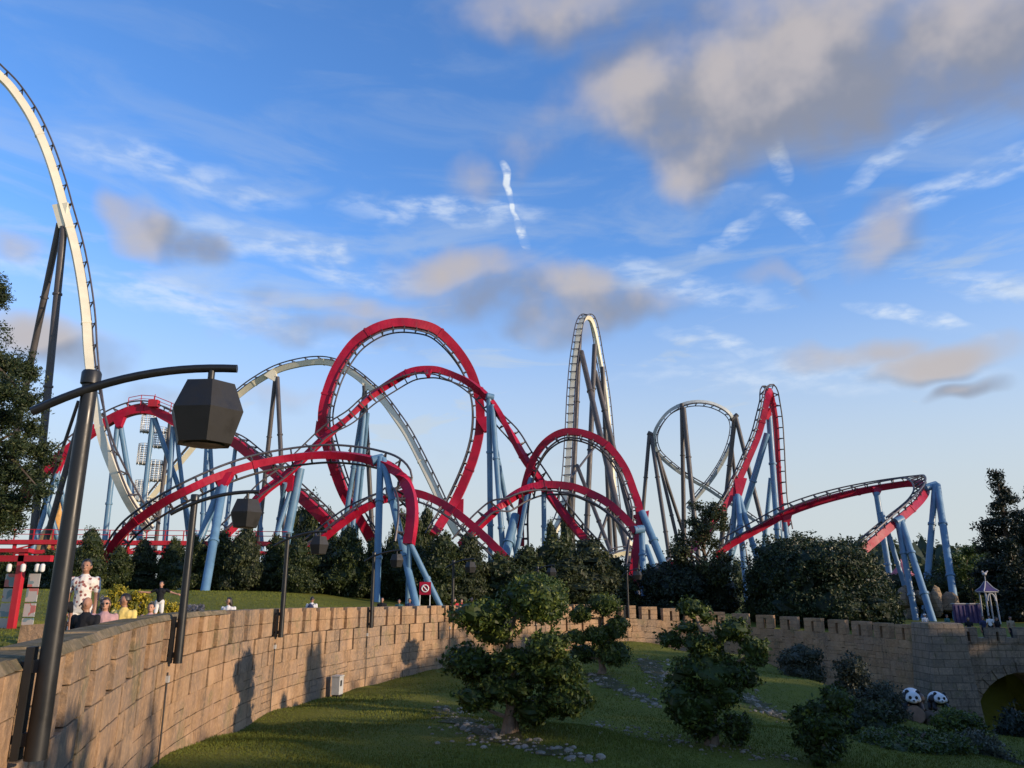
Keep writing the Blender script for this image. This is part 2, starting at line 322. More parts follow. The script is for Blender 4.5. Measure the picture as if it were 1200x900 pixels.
class MB:
    """collects shapes for ONE mesh"""
    def __init__(s): s.v = []; s.f = []; s.m = []; s.t = []; s.mi = 0; s.tone = .5
    def add(s, vs, fs):
        b = len(s.v); s.v += [tuple(v) for v in vs]
        for f in fs: s.f.append(tuple(b+i for i in f)); s.m.append(s.mi); s.t.append(s.tone)
    def box(s, lo, hi, M=None):
        x0, y0, z0 = lo; x1, y1, z1 = hi
        vs = [Vector(p) for p in ((x0,y0,z0),(x1,y0,z0),(x1,y1,z0),(x0,y1,z0),(x0,y0,z1),(x1,y0,z1),(x1,y1,z1),(x0,y1,z1))]
        if M is not None: vs = [M @ v for v in vs]
        s.add(vs, ((0,3,2,1),(4,5,6,7),(0,1,5,4),(1,2,6,5),(2,3,7,6),(3,0,4,7)))
    def frame(s, p, q):
        d = (Vector(q)-Vector(p)).normalized(); a = Vector((0,0,1)) if abs(d.z) < .9 else Vector((1,0,0))
        u = d.cross(a).normalized(); return u, d.cross(u).normalized()
    def tube(s, pts, rad, n=8, caps=True):
        pts = [Vector(p) for p in pts]
        if isinstance(rad, (int, float)): rad = [rad]*len(pts)
        rings = []; b = len(s.v); u = None
        for i, p in enumerate(pts):
            d = (pts[min(i+1, len(pts)-1)] - pts[max(i-1, 0)]).normalized()
            if u is None:
                a = Vector((0,0,1)) if abs(d.z) < .9 else Vector((1,0,0)); u = d.cross(a).normalized()
            else: u = (u - d*u.dot(d)).normalized()
            w = d.cross(u)
            for k in range(n):
                a = 2*math.pi*k/n; s.v.append(tuple(p + (u*math.cos(a)+w*math.sin(a))*rad[i]))
        for i in range(len(pts)-1):
            for k in range(n):
                a0 = b+i*n+k; a1 = b+i*n+(k+1)%n
                s.f.append((a0, a1, a1+n, a0+n)); s.m.append(s.mi); s.t.append(s.tone)
        if caps:
            s.f.append(tuple(b+k for k in range(n))[::-1]); s.m.append(s.mi); s.t.append(s.tone)
            e = b+(len(pts)-1)*n; s.f.append(tuple(e+k for k in range(n))); s.m.append(s.mi); s.t.append(s.tone)
    def lathe(s, prof, n=16, c=(0,0,0)):
        s.tube([(c[0], c[1], c[2]+z) for r, z in prof], [max(r, .001) for r, z in prof], n)
    def ball(s, c, r, nu=10, nv=7, M=None):
        c = Vector(c); r = Vector(r) if not isinstance(r, (int, float)) else Vector((r, r, r)); vs = []; fs = []
        for j in range(nv+1):
            t = math.pi*j/nv
            for i in range(nu):
                a = 2*math.pi*i/nu; p = Vector((math.sin(t)*math.cos(a)*r.x, math.sin(t)*math.sin(a)*r.y, math.cos(t)*r.z))
                if M is not None: p = M @ p
                vs.append(c+p)
        for j in range(nv):
            for i in range(nu): fs.append((j*nu+i, (j+1)*nu+i, (j+1)*nu+(i+1)%nu, j*nu+(i+1)%nu))
        s.add(vs, fs)
    def build(s, name, mats, parent=None, smooth=False, tone=False):
        me = bpy.data.meshes.new(name); me.from_pydata(s.v, [], s.f)
        for m in (mats if isinstance(mats, (list, tuple)) else [mats]): me.materials.append(m)
        if any(s.m): me.polygons.foreach_set('material_index', s.m)
        if smooth:
            me.polygons.foreach_set('use_smooth', [True]*len(s.f))
            try: me.set_sharp_from_angle(angle=R(40))
            except Exception: pass
        if tone:
            a = me.attributes.new('tone', 'FLOAT', 'FACE'); a.data.foreach_set('value', s.t)
        me.update(); return link(name, me, parent)
def catmull(P, n):
    """P (k,d) -> n samples evenly spaced along the curve (first 3 columns)"""
    P = np.asarray(P, float); P = np.vstack([2*P[0]-P[1], P, 2*P[-1]-P[-2]]); out = []
    for i in range(1, len(P)-2):
        p0, p1, p2, p3 = P[i-1:i+3]
        for t in np.linspace(0, 1, 24, endpoint=False):
            out.append(.5*((2*p1)+(-p0+p2)*t+(2*p0-5*p1+4*p2-p3)*t*t+(-p0+3*p1-3*p2+p3)*t**3))
    out.append(P[-2]); out = np.array(out)
    d = np.r_[0, np.cumsum(np.linalg.norm(np.diff(out[:, :3], axis=0), axis=1))]
    q = np.linspace(0, d[-1], n)
    return np.stack([np.interp(q, d, out[:, j]) for j in range(out.shape[1])], 1), d[-1]
def unit(a): return a/np.maximum(np.linalg.norm(a, axis=-1, keepdims=True), 1e-9)
def leaf_arrays(pts, nrm, size, aspect=.5, jitter=.8):
    n = len(pts); d = unit(nrm + RNG.normal(size=(n, 3))*jitter)
    u = unit(np.cross(d, RNG.normal(size=(n, 3)))); w = np.cross(d, u)
    s = (size*RNG.uniform(.6, 1.35, n))[:, None]
    v = np.stack([pts+u*s, pts+w*s*aspect, pts-u*s, pts-w*s*aspect], 1).reshape(-1, 3)
    return v, np.arange(n*4).reshape(n, 4)
def sphere_pts(n, shell=.55):
    d = unit(RNG.normal(size=(n, 3))); r = RNG.uniform(shell**3, 1, n)**(1/3)
    return d*r[:, None], d
def lumpy(d, amp, seed):
    r = np.random.default_rng(seed); f = np.zeros(len(d))
    for k in range(9):
        w = r.normal(size=3)*r.uniform(2, 6); f += np.sin(d@w + r.uniform(0, 6.28))/3
    return 1 + amp*f
def crown_mesh(name, blobs, size, density, mat, seed=0, aspect=.5, shell=.6, amp=.16, tone_mu=.4, tone_sd=.22, core=.72, clump=.35, droop=0, crad=1.0):
    """blobs: (centre, radii). Leaf-sized faces through the volume round a rough inner mass of leaves"""
    V = []; Fc = []; T = []; b = 0
    for bi, (c, r) in enumerate(blobs):
        c = np.array(c, float); r = np.array(r, float)
        area = 4*math.pi*((r[0]*r[1])**1.6+(r[0]*r[2])**1.6+(r[1]*r[2])**1.6)**(1/1.6)/3**(1/1.6)
        n = max(60, int(area*density/(size*size*aspect*2)))
        per = 11; nc = max(8, n//per); n = nc*per
        pc, dc = sphere_pts(nc, shell); k = lumpy(dc, amp, seed*31+bi); ctr = c + pc*r*k[:, None]
        p = np.repeat(pc, per, 0); d = unit(np.repeat(dc, per, 0)+RNG.normal(size=(n, 3))*.35)
        pts = np.repeat(ctr, per, 0) + RNG.normal(size=(n, 3))*size*np.array([1.25, 1.25, .95])*crad
        ctone = np.repeat(RNG.normal(0, .17, nc), per)
        if droop: pts[:, 2] -= droop*(np.abs(p[:, 0])+np.abs(p[:, 1]))**2*r[2]*.4
        v, f = leaf_arrays(pts, unit(d/r), size, aspect)
        cl = lumpy(d*1.7, clump, seed*77+bi+5)-1
        V.append(v); Fc.append(f+b); T.append(np.clip(RNG.normal(tone_mu, tone_sd*.7, n)+cl*.7+ctone, 0, 1)); b += len(v)
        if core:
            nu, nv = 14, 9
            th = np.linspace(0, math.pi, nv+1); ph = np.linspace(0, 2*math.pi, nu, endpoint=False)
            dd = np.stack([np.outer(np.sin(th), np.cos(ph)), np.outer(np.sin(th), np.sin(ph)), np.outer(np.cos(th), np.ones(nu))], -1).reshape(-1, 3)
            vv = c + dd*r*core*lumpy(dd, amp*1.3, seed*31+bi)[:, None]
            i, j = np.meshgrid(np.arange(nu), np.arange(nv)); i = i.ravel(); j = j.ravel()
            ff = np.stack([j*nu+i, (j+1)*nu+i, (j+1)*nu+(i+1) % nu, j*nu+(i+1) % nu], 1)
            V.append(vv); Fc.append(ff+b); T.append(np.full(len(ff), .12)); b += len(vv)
    me = np_mesh(name, np.vstack(V), np.vstack(Fc), np.concatenate(T)); me.materials.append(mat)
    return me
def sstep(a, b, x): t = np.clip((x-a)/(b-a), 0, 1); return t*t*(3-2*t)

# ------------------------------------------------------------------ wall line and ground
WC = np.array([(-1.2,-40,1.12),(-1.7,-12,1.12),(-2.56,1.6,1.12),(-4.04,6.65,1.13),(-6.6,15.4,1.19),(-7.5,25.3,1.1),(-6.3,34.9,.95),(-3.36,42.6,.87),(1.6,50.4,.76),(8,55.2,.66),(15.2,56,.15),(20.8,52,-.15),(23.5,46.6,-.3)])
WP, WLEN = catmull(WC, 700)
WS = np.linspace(0, WLEN, 700)
WT = unit(np.gradient(WP[:, :2], axis=0)); WN = np.stack([WT[:, 1], -WT[:, 0]], 1)    # inward normal, into the garden
def wall(s):
    x, y, z = (np.interp(s, WS, WP[:, i]) for i in range(3))
    t = np.array([np.interp(s, WS, WT[:, 0]), np.interp(s, WS, WT[:, 1])]); t /= np.linalg.norm(t)
    return Vector((x, y, z)), Vector((t[0], t[1], 0)), Vector((t[1], -t[0], 0))
def s_near(x, y): return WS[np.argmin((WP[:, 0]-x)**2+(WP[:, 1]-y)**2)]
GP = np.array([(-6.6,15.4,-1.5),(-7.5,25.3,-1.98),(-6.3,34.9,-2.25),(-3.36,42.6,-2.25),(1.6,50.4,-2.0),(8,55.2,-1.7),(0,20,-1.62),(4.1,36,-1.95),(6,22.4,-2.3),(8.3,20.8,-2.5),
  (14,33,-3.1),(10,45,-2.1),(16.8,32,-4.3),(15.2,56,-2.9),(20.8,52,-4.6),(23.5,46.6,-5.4),(20,41,-4.9),(28,45,-6.4),(35,46,-6.6),(30,35,-6),(24,25,-5),(14,16,-3.5),(20,5,-3.5),(5,10,-2),(-2,8,-1.4),(-2,-12,-1.3),(45,30,-4),(60,10,-2),(60,-30,-2),(20,-30,-2),(-1.2,-40,-1),(13,40,-2.5),(12,50,-2.0)])
def ground_in(x, y):
    x = np.asarray(x, float); y = np.asarray(y, float)
    d2 = (x[..., None]-GP[:, 0])**2+(y[..., None]-GP[:, 1])**2
    w = 1/(d2+4.0)**1.7
    z = (w*GP[:, 2]).sum(-1)/w.sum(-1)
    return z + .10*np.sin(x*.55+y*.31)*np.sin(y*.42-x*.2) + .045*np.sin(x*1.7+1)*np.sin(y*1.3)
def lawn_profile(s, t, x):
    top = np.interp(s, WS, WP[:, 2]); m = np.interp(x, [-16, -6, 4], [2.0, 1.15, .1])
    left = np.interp(x, [-6, 0], [1, 0])
    return top - 1.2 + .75*left*sstep(1.3, 3.2, t) + np.maximum(m-.75*left, 0)*sstep(4, 24, t)
S_BR = WLEN
def ground_out(x, y):
    i = np.argmin((WP[:, 0]-x)**2+(WP[:, 1]-y)**2); t = math.hypot(WP[i, 0]-x, WP[i, 1]-y)
    return float(lawn_profile(WS[i], t, x))
def GI(x, y): return float(ground_in(np.array([x]), np.array([y]))[0])

# garden inside the bowl
def make_garden():
    xs = np.unique(np.r_[np.arange(-9, 30, .4), np.arange(30, 100, 3)]); ys = np.unique(np.r_[np.arange(-60, 8, 3), np.arange(8, 58, .4)])
    X, Y = np.meshgrid(xs, ys); Z = ground_in(X, Y)
    poly = np.vstack([WP[:, :2]-WN*.3, [(24, 46.2), (120, 46.2), (120, -70), (-1.2, -70)]])
    cx = (X[:-1, :-1]+X[1:, 1:])/2; cy = (Y[:-1, :-1]+Y[1:, 1:])/2; ins = np.zeros(cx.shape, bool)
    for (x0, y0), (x1, y1) in zip(poly, np.roll(poly, -1, 0)):
        c = ((y0 > cy) != (y1 > cy))
        with np.errstate(divide='ignore', invalid='ignore'): ins ^= c & (cx < (x1-x0)*(cy-y0)/(y1-y0)+x0)
    w = X.shape[1]; j, i = np.nonzero(ins); a = j*w+i
    f = np.stack([a, a+1, a+w+1, a+w], 1)
    used = np.unique(f); mp = np.full(X.size, -1); mp[used] = np.arange(len(used))
    me = np_mesh('garden_lawn', np.stack([X.ravel(), Y.ravel(), Z.ravel()], 1)[used], mp[f], smooth=True); me.materials.append(GRASS)
    return tag(link('garden_lawn', me), kind='structure')
make_garden()
def make_park():
    ts = np.r_[.35, .8, 1.2, 1.5, np.arange(1.8, 6, .35), np.arange(6, 30, 2), np.arange(30, 120, 12), 150, 220, 400, 900, 2500]
    ss = np.r_[np.arange(0, WLEN-.1, 1.0), WLEN]
    rows = []; idx = [int(round(s/WLEN*699)) for s in ss]
    for s, i in zip(ss, idx):
        p = WP[i, :2]; n = -WN[i]
        xy = p + n*ts[:, None]; z = lawn_profile(s, ts, xy[:, 0])
        rows.append(np.c_[xy, z])
    # beyond the wall's end the valley runs on under the bridge, then a bank climbs to the park
    p = np.array([24.0, 46.4]); n0 = -WN[-1]; a0 = math.atan2(n0[1], n0[0])
    rows.append(np.c_[p + n0*ts[:, None], np.where(ts < 12, -1.4, -1.4)])
    for k, x in enumerate(np.arange(24.6, 90, 3.0)):
        q = np.array([x, 46.4]); a = a0 + (R(62)-a0)*min(1, k/8); n = np.array([math.cos(a), math.sin(a)])
        z = GI(x, 46) + (-1.3-GI(x, 46))*sstep(5.5, 15, ts)
        rows.append(np.c_[q + n*ts[:, None], z])
    V = np.vstack(rows); m = len(ts); r = len(rows); j, i = np.meshgrid(np.arange(m-1), np.arange(r-1)); a = (i*m+j).ravel()
    me = np_mesh('park_ground', V, np.stack([a, a+1, a+m+1, a+m], 1), smooth=True); me.materials.append(GRASS)
    tag(link('park_ground', me), kind='structure')
    # paved walk behind the parapet
    mb = MB(); L = []
    for s, i in zip(ss, idx):
        for t in (.33, 1.25): q = WP[i, :2]-WN[i]*t; L.append((q[0], q[1], WP[i, 2]-1.2+.006))
    mb.add(L, [(2*k, 2*k+1, 2*k+3, 2*k+2) for k in range(len(ss)-1)])
    tag(mb.build('footpath', PATH, tone=True), kind='structure')
make_park()

# ------------------------------------------------------------------ stone wall
def rounded_block(seed):
    r = random.Random(seed); bm = bmesh.new(); bmesh.ops.create_cube(bm, size=1)
    for v in bm.verts: v.co += Vector((r.uniform(-.009, .009), r.uniform(-.015, .015), r.uniform(-.014, .014)))
    bmesh.ops.bevel(bm, geom=bm.edges[:], offset=.014, segments=1, affect='EDGES')
    me = bpy.data.meshes.new('stone'); bm.to_mesh(me); bm.free(); me.materials.append(STONE); return me
def make_wall():
    root = empty('stone_wall', wall(40)[0]+Vector((0, 0, -3)), 'long curving tan stone retaining wall with slotted parapet around the sunken lawn', 'wall')
    inv = root.matrix_basis.inverted()
    s0, s1 = s_near(-2.2, 0), WLEN; s_open = s_near(6.0, 54.2)
    r = random.Random(3); stones = []          # (matrix, pixel area)
    def stone(sa, sb, za, zb, depth=.42, back=.0, proud=.06):
        sm = (sa+sb)/2; p, t, n = wall(sm); pr = proud + r.uniform(-.009, .007)
        w = sb-sa-.012; h = zb-za-.012
        M = Matrix(((t.x, n.x, 0, 0), (t.y, n.y, 0, 0), (0, 0, 1, 0), (0, 0, 0, 1)))
        c = p + n*(pr - depth/2 - back); c.z = (za+zb)/2
        M = Matrix.Translation(c) @ M @ Matrix.Rotation(r.uniform(-.008, .008), 4, 'Y') @ Matrix.Diagonal((w, depth, h, 1))
        d = max(c.y, 3)
        vis = abs(c.x/d) < .66 and (c.z-CZ)/d > -.215
        stones.append((M, (w*h/d**2*max(.15, abs(Vector((c.x, c.y, 0)).normalized().dot(n)))) if vis else 0))
    H = .40
    s = s0; per = 1.45; k = 0
    while s < s_open:                          # slotted parapet with filled crenels
        e = s+per; top = wall(s+per/2)[0].z; o = r.uniform(-.03, .03)
        m = s+per*.70
        j1 = s+per*r.uniform(.3, .42)
        for (a, b) in ((s, j1), (j1, m)): stone(a, b, top-H, top-(.055 if s < s_near(-7.3, 20.5) else -.03))
        j2 = s+per*r.uniform(.22, .5)
        for (a, b) in ((s, j2), (j2, m)): stone(a, b, top-2*H, top-H)
        stone(m, e, top-H-.03, top-(.06 if s < s_near(-7.3, 20.5) else .10), proud=-.05, depth=.36); stone(m, e, top-2*H, top-H-.03, proud=-.05, depth=.36)
        s2_ = s-per*.42; sl = s2_+per-.15
        j3 = s2_+per*r.uniform(.25, .6)
        for (a, b) in ((s2_, j3), (j3, sl)): stone(a, b, top-2*H-.42, top-2*H, proud=.07)
        j4 = s2_+per*r.uniform(.25, .6)
        for (a, b) in ((s2_, j4), (j4, sl)): stone(a, b, top-2*H-.84, top-2*H-.42, proud=.07)
        s = e
    mer = []
    s = s_open
    while s < s1-.3:                           # open battlements
        top = wall(s+.7)[0].z; w = 1.18
        if s+w > s1: break
        for a, b in ((s, s+w/2-.08), (s+w/2+.08, s+w)):
            stone(a, b, top-.52, top-.2, depth=.46); stone(a, b, top-.86, top-.52, depth=.46)
        stone(s, s+w*.48, top-.2, top, depth=.5); stone(s+w*.48, s+w, top-.2, top, depth=.5)
        s += 1.62
    # courses below
    row = 0
    depth_rows = 20; RH = np.r_[0, np.cumsum([r.choice((.32, .36, .42, .47)) for _ in range(depth_rows+1)])]
    for row in range(depth_rows):
        s = s0 - r.uniform(0, .8)
        while s < s1-.2:
            w = min(r.uniform(.4, 1.1), s1-s); top = wall(s+w/2)[0].z
            hi = (1.64 if s < s_open else .86) + RH[row]; base = GI(*(wall(s+w/2)[0]+wall(s+w/2)[2]*.3).xy)-.25
            if top-hi > base: (stone(s, s+w, top-hi-(RH[row+1]-RH[row]), top-hi, proud=.05) if r.random() < .82 else [stone(s, s+w, top-hi-(RH[row+1]-RH[row])*.5, top-hi, proud=.05), stone(s, s+w, top-hi-(RH[row+1]-RH[row]), top-hi-(RH[row+1]-RH[row])*.5, proud=.05)])
            s += w
    # core behind the stones
    mb = MB(); ring = []
    ns = 220
    for q in np.linspace(s0, s1, ns):
        p, t, n = wall(q); zc = p.z-(.06 if q < s_near(-7.3, 20.5) else .14) - (.74 if q > s_open-.4 else 0)
        b = GI(*(p+n*.3).xy)-1.0
        ring.append([inv @ Vector((*(p+n*o).xy, z)) for o, z in ((-.30, b), (-.30, zc), (-.46, zc), (-.46, p.z-2.2))])
    vs = [v for rg in ring for v in rg]; fs = []
    for i in range(ns-1):
        for k in range(3): a = i*4+k; fs.append((a, a+1, a+5, a+4))
    mb.add(vs, fs); mb.build('wall_core', MORTAR, root, tone=True)
    # mossy coping over the filled parapet
    mb = MB(); s = s0
    s_cop = s_near(-7.3, 20.5)
    while s < s_cop-.2:
        w = r.uniform(.9, 1.5); e = min(s+w, s_cop); p, t, n = wall((s+e)/2)
        M = inv @ Matrix.Translation(p) @ Matrix(((t.x, n.x, 0, 0), (t.y, n.y, 0, 0), (0, 0, 1, 0), (0, 0, 0, 1)))
        mb.tone = r.random(); hh = .035+r.uniform(-.008, .01); a = (e-s)/2-.004
        mb.add([M @ Vector(v) for v in ((-a,-.48,-.05),(a,-.48,-.05),(a,.07,-.05),(-a,.07,-.05),(-a,-.42,hh),(a,-.42,hh),(a,.0,hh+.01),(-a,.0,hh))],
               ((0,3,2,1),(4,5,6,7),(0,1,5,4),(1,2,6,5),(2,3,7,6),(3,0,4,7)))
        s = e
    mb.build('coping', COPING, root, tone=True)
    meshes = [rounded_block(i) for i in range(8)]
    order = sorted(range(len(stones)), key=lambda i: -stones[i][1])
    for k in order[:300]:
        o = link('stone', meshes[k % 8], root); o.matrix_basis = inv @ stones[k][0]
    V = []; Fc = []; T = []; b = 0
    src = [(np.array([v.co for v in m.vertices]), [tuple(p.vertices) for p in m.polygons]) for m in meshes]
    for k in order[300:]:
        v, f = src[k % 8]; M = np.array(inv @ stones[k][0]); V.append(v@M[:3, :3].T+M[:3, 3]); tt = r.random()
        for q in f: Fc.append(tuple(i+b for i in q)); T.append(tt)
        b += len(v)
    me = bpy.data.meshes.new('stone_courses'); me.from_pydata(np.vstack(V).tolist(), [], Fc); me.materials.append(STONEA)
    a = me.attributes.new('tone', 'FLOAT', 'FACE'); a.data.foreach_set('value', T)
    tag(link('stone_courses', me, root), kind='stuff')
    return root
WALL = make_wall()

# ------------------------------------------------------------------ bridge with arch and pier
def make_bridge():
    root = empty('stone_bridge', (24, 45.6, -6.5), 'weathered stone bridge with battlements and a wide arch', 'bridge')
    O = Vector((24, 45.6, -6.5)); mb = MB()
    y0, y1 = 45.75, 49.6; zt = -1.1; cx = 28.6; rx = 3.0; zs = -5.6; zc = -2.75
    xs0, xs1 = 24.2, 60.0
    arcs = []
    for c in (cx,):
        arcs.append((c, [(c+rx*math.cos(a), zs+(zc-zs)*math.sin(a)) for a in np.linspace(math.pi, 0, 17)]))
    def face(y, flip):
        x = xs0
        for c, pts in arcs:
            q = [(x, -8.5), (c-rx, -8.5)]
            mb.add([(x, y, -8.5), (c-rx, y, -8.5), (c-rx, y, zt), (x, y, zt)], [(0, 1, 2, 3)])
            for (xa, za), (xb, zb) in zip(pts[:-1], pts[1:]): mb.add([(xa, y, za), (xb, y, zb), (xb, y, zt), (xa, y, zt)], [(0, 1, 2, 3)])
            x = c+rx
        mb.add([(x, y, -8.5), (xs1, y, -8.5), (xs1, y, zt), (x, y, zt)], [(0, 1, 2, 3)])
    face(y0, 0); face(y1, 1)
    for c, pts in arcs:
        full = [(c-rx, -8.5)]+pts+[(c+rx, -8.5)]
        for (xa, za), (xb, zb) in zip(full[:-1], full[1:]): mb.add([(xa, y0, za), (xa, y1, za), (xb, y1, zb), (xb, y0, zb)], [(0, 1, 2, 3)])
    mb.add([(xs0, y0, zt), (xs1, y0, zt), (xs1, y1, zt), (xs0, y1, zt)], [(0, 1, 2, 3)])
    mb.v = [tuple(Vector(v)-O) for v in mb.v]; mb.build('arch_body', BRSTONE, root, tone=True)
    # arch ring stones
    r = random.Random(5)
    c, pts = arcs[0]
    N = 15
    for k in range(N):
        a0 = math.pi*k/N+.012; a1 = math.pi*(k+1)/N-.012; m = MB(); vs = []
        for y in (y0-.07, y0+.3):
            for a, e in ((a0, 0), (a1, 0), (a1, .55), (a0, .55)):
                vs.append(Vector((c+(rx-.01+e)*math.cos(a), y+r.uniform(-.01, .01), zs+(zc-zs-.01+e*.95)*math.sin(a)))-O)
        m.add(vs, ((0,1,2,3),(7,6,5,4),(0,4,5,1),(1,5,6,2),(2,6,7,3),(3,7,4,0))); m.tone = r.random(); m.t = [m.tone]*6
        m.build('arch_stone', BRSTONE, root, tone=True)
    # battlements
    x = xs0+1.15; k = 0
    while x < 40:
        for yy in (y0-.06,):
            m = MB(); w = 1.02; m.tone = r.random(); z0, z1 = zt-.15, zt+.72+r.uniform(-.02, .02)
            for (a, b, lo, hi) in ((x, x+w/2-.08, z0, z1-.22), (x+w/2+.08, x+w, z0, z1-.22), (x, x+w, z1-.22, z1)):
                m.box(Vector((a, yy, lo))-O, Vector((b, yy+.42, hi))-O)
            m.box(Vector((x+w/2-.08, yy+.3, z0))-O, Vector((x+w/2+.08, yy+.41, z1-.22))-O)
            m.build('merlon', BRSTONE, root, tone=True)
        m = MB(); m.tone = r.random(); m.box(Vector((x+w+.01, y0-.03, zt-.15))-O, Vector((x+1.63, y0+.38, zt+.16))-O); m.build('sill_stone', BRSTONE, root, tone=True)
        x += 1.64
    # string course and drain slots
    # square pier where wall and bridge meet: battered, with a chamfered shoulder
    m = MB(); vs = []
    for z, e in ((-8, .45), (-.9, .05), (-.16, .02), (-.10, -.05)):
        for sx, sy in ((-1, -1), (1, -1), (1, 1), (-1, 1)):
            vs.append(Vector((24.15+sx*(.95+e), 45.75+sy*(.95+e), z))-O)
    fs = [(3, 2, 1, 0), (12, 13, 14, 15)]
    for q in range(3):
        for k in range(4): fs.append((q*4+k, q*4+(k+1) % 4, q*4+4+(k+1) % 4, q*4+4+k))
    m.add(vs, fs); m.build('pier', BRSTONE, root, tone=True)
    # far pier seen through the arch
    m = MB(); m.box(Vector((30.2, 51.0, -8.5))-O, Vector((31.5, 53.0, -2.3))-O); m.build('inner_pier', BRSTONE, root, tone=True)
    m = MB()
    for k in range(9):
        a = R(200+k*14); m.tone = r.random(); p = Vector((29.6+2.2*math.cos(a), 51.0+1.6*math.sin(a), 0)); z = GI(p.x, 46)+.6
        m.box(p+Vector((-.3, -.2, z-1))-O, p+Vector((.3, .2, z+.1))-O)
    m.build('low_kerb_wall', BRSTONE, root, tone=True)
make_bridge()
def make_terrace():   # the raised walk the photograph was taken from
    mb = MB(); mb.box((-3.0, -6, -.3), (34, .5, 0)); mb.box((-2.9, -5.9, -4), (-1.2, .3, -.31)); mb.box((12, -5.9, -6), (14, .3, -.31)); mb.box((30, -5.9, -7), (33, .3, -.31))
    tag(mb.build('stone_walkway', BRSTONE, tone=True), 'stone footbridge slab over the sunken lawn that the viewer stands on', 'footbridge')
make_terrace()

# ------------------------------------------------------------------ roller coasters
def rail_vec(th, k): return np.array([math.cos(R(th)), 0, math.sin(R(th))])*math.sqrt(max(0, 1-k*k)) + np.array([0, -k, 0])
def make_tie(gauge, h, mat):
    mb = MB(); g = gauge/2; u = h/2+.34
    mb.box((-g, -.07, u-.08), (g, .07, u+.06))
    for sx in (-1, 1): mb.tube([(sx*.42, 0, h/2-.1), (sx*g*.86, 0, u)], .075, 5)
    me_o = mb.build('tie', mat); me = me_o.data; bpy.data.objects.remove(me_o); return me
def track(root, ctrl, w, h, gauge, spine_mat, rail_mat, tie_me, tie_gap, sname='track_spine', rail_r=.12, collar=9.0, tri=False):
    """ctrl rows: px, py, Y, th, k  (th: direction of the rails in the picture plane, k: how far they turn to the viewer)"""
    rows = []
    for px, py, Y, th, k in ctrl:
        p = at(px, py, Y); v = rail_vec(th, k); rows.append((*p, *v))
    n0 = 8*len(ctrl); P, L = catmull(rows, max(30, int(sum(1 for _ in ctrl)*6)))
    C = P[:, :3]; T = unit(np.gradient(C, axis=0)); U = P[:, 3:6]; U = unit(U - T*(U*T).sum(1, keepdims=True)); S = np.cross(T, U)
    O = np.array(root.location); C = C-O; n = len(C)
    prof = [(-w/2, -h/2), (w/2, -h/2), (w/2, h/2), (-w/2, h/2)] if not tri else [(-w*.28, -h/2), (w*.28, -h/2), (w/2, h/2), (-w/2, h/2)]
    m = len(prof)
    V = np.stack([C + S*a + U*b for a, b in prof], 1).reshape(-1, 3)
    i, j = np.meshgrid(np.arange(n-1), np.arange(m), indexing='ij'); i = i.ravel(); j = j.ravel()
    Fq = np.stack([i*m+j, i*m+(j+1) % m, (i+1)*m+(j+1) % m, (i+1)*m+j], 1)
    Fq = np.vstack([Fq, [[0, 1, 2, 3], [(n-1)*m+3, (n-1)*m+2, (n-1)*m+1, (n-1)*m]]])
    # bolted collars every few metres
    nc = max(1, int(L/collar))
    for c in range(1, nc):
        x = c*(n-1)/nc; a = int(x); ff = x-a; cc = C[a]*(1-ff)+C[a+1]*ff; t = T[a]; b = len(V)
        ring = []
        for sgn in (-.13, .13):
            for pa, pb in prof: ring.append(cc + t*sgn + S[a]*(pa*1.14) + U[a]*(pb*1.12))
        V = np.vstack([V, ring]); q = [[b+k, b+(k+1) % 4, b+4+(k+1) % 4, b+4+k] for k in range(4)]+[[b+3, b+2, b+1, b], [b+4, b+5, b+6, b+7]]
        Fq = np.vstack([Fq, q])
    me = np_mesh(sname, V, Fq); me.materials.append(spine_mat); sp = link(sname, me, root)
    for sg in (-1, 1):
        mb = MB(); mb.tube((C + S*sg*gauge/2 + U*(h/2+.42)).tolist(), rail_r, 6); mb.build('rail', rail_mat, sp, smooth=True)
    nt_ = int(L/tie_gap)
    for k in range(nt_):
        x = (k+.5)*(n-1)/nt_; a = int(x); ff = x-a; cc = C[a]*(1-ff)+C[min(a+1, n-1)]*ff
        o = link('tie', tie_me, sp); M = np.eye(4); M[:3, 0] = S[a]; M[:3, 1] = T[a]; M[:3, 2] = U[a]; M[:3, 3] = cc; o.matrix_basis = Matrix(M.tolist())
    return C, U
def column(root, top, base, r, mat, flanges=1, name='support_column', r2=None):
    O = Vector(root.location); a = Vector(top)-O; b = Vector(base)-O
    mb = MB(); mb.tube([b, a], [r2 or r, r], 14); o = mb.build(name, mat, root, smooth=True)
    L = (a-b).length
    for k in range(flanges):
        f = (k+1)/(flanges+1)+.06; p = b.lerp(a, f); d = (a-b).normalized()
        m = MB(); m.tube([p-d*.12, p+d*.12], r*1.28, 14); m.build('flange', mat, o, smooth=True)
    return o
def bracket(root, p, q, w, mat):
    """tapered shoe between the spine and the head of a support"""
    O = Vector(root.location); p = Vector(p)-O; q = Vector(q)-O; d = (q-p).normalized()
    u = d.cross(Vector((0, 1, 0))).normalized() if abs(d.y) < .9 else Vector((1, 0, 0)); v = d.cross(u)
    mb = MB(); vs = [p+u*sx*w*1.5+v*sy*w*.55 for sx, sy in ((-1,-1),(1,-1),(1,1),(-1,1))]+[q+u*sx*w*.45+v*sy*w*.45 for sx, sy in ((-1,-1),(1,-1),(1,1),(-1,1))]
    mb.add(vs, ((3,2,1,0),(4,5,6,7),(0,1,5,4),(1,2,6,5),(2,3,7,6),(3,0,4,7))); mb.build('support_shoe', mat, root)
def grow(pt, base_px, Yt, Yb): return at(*base_px, Yb)
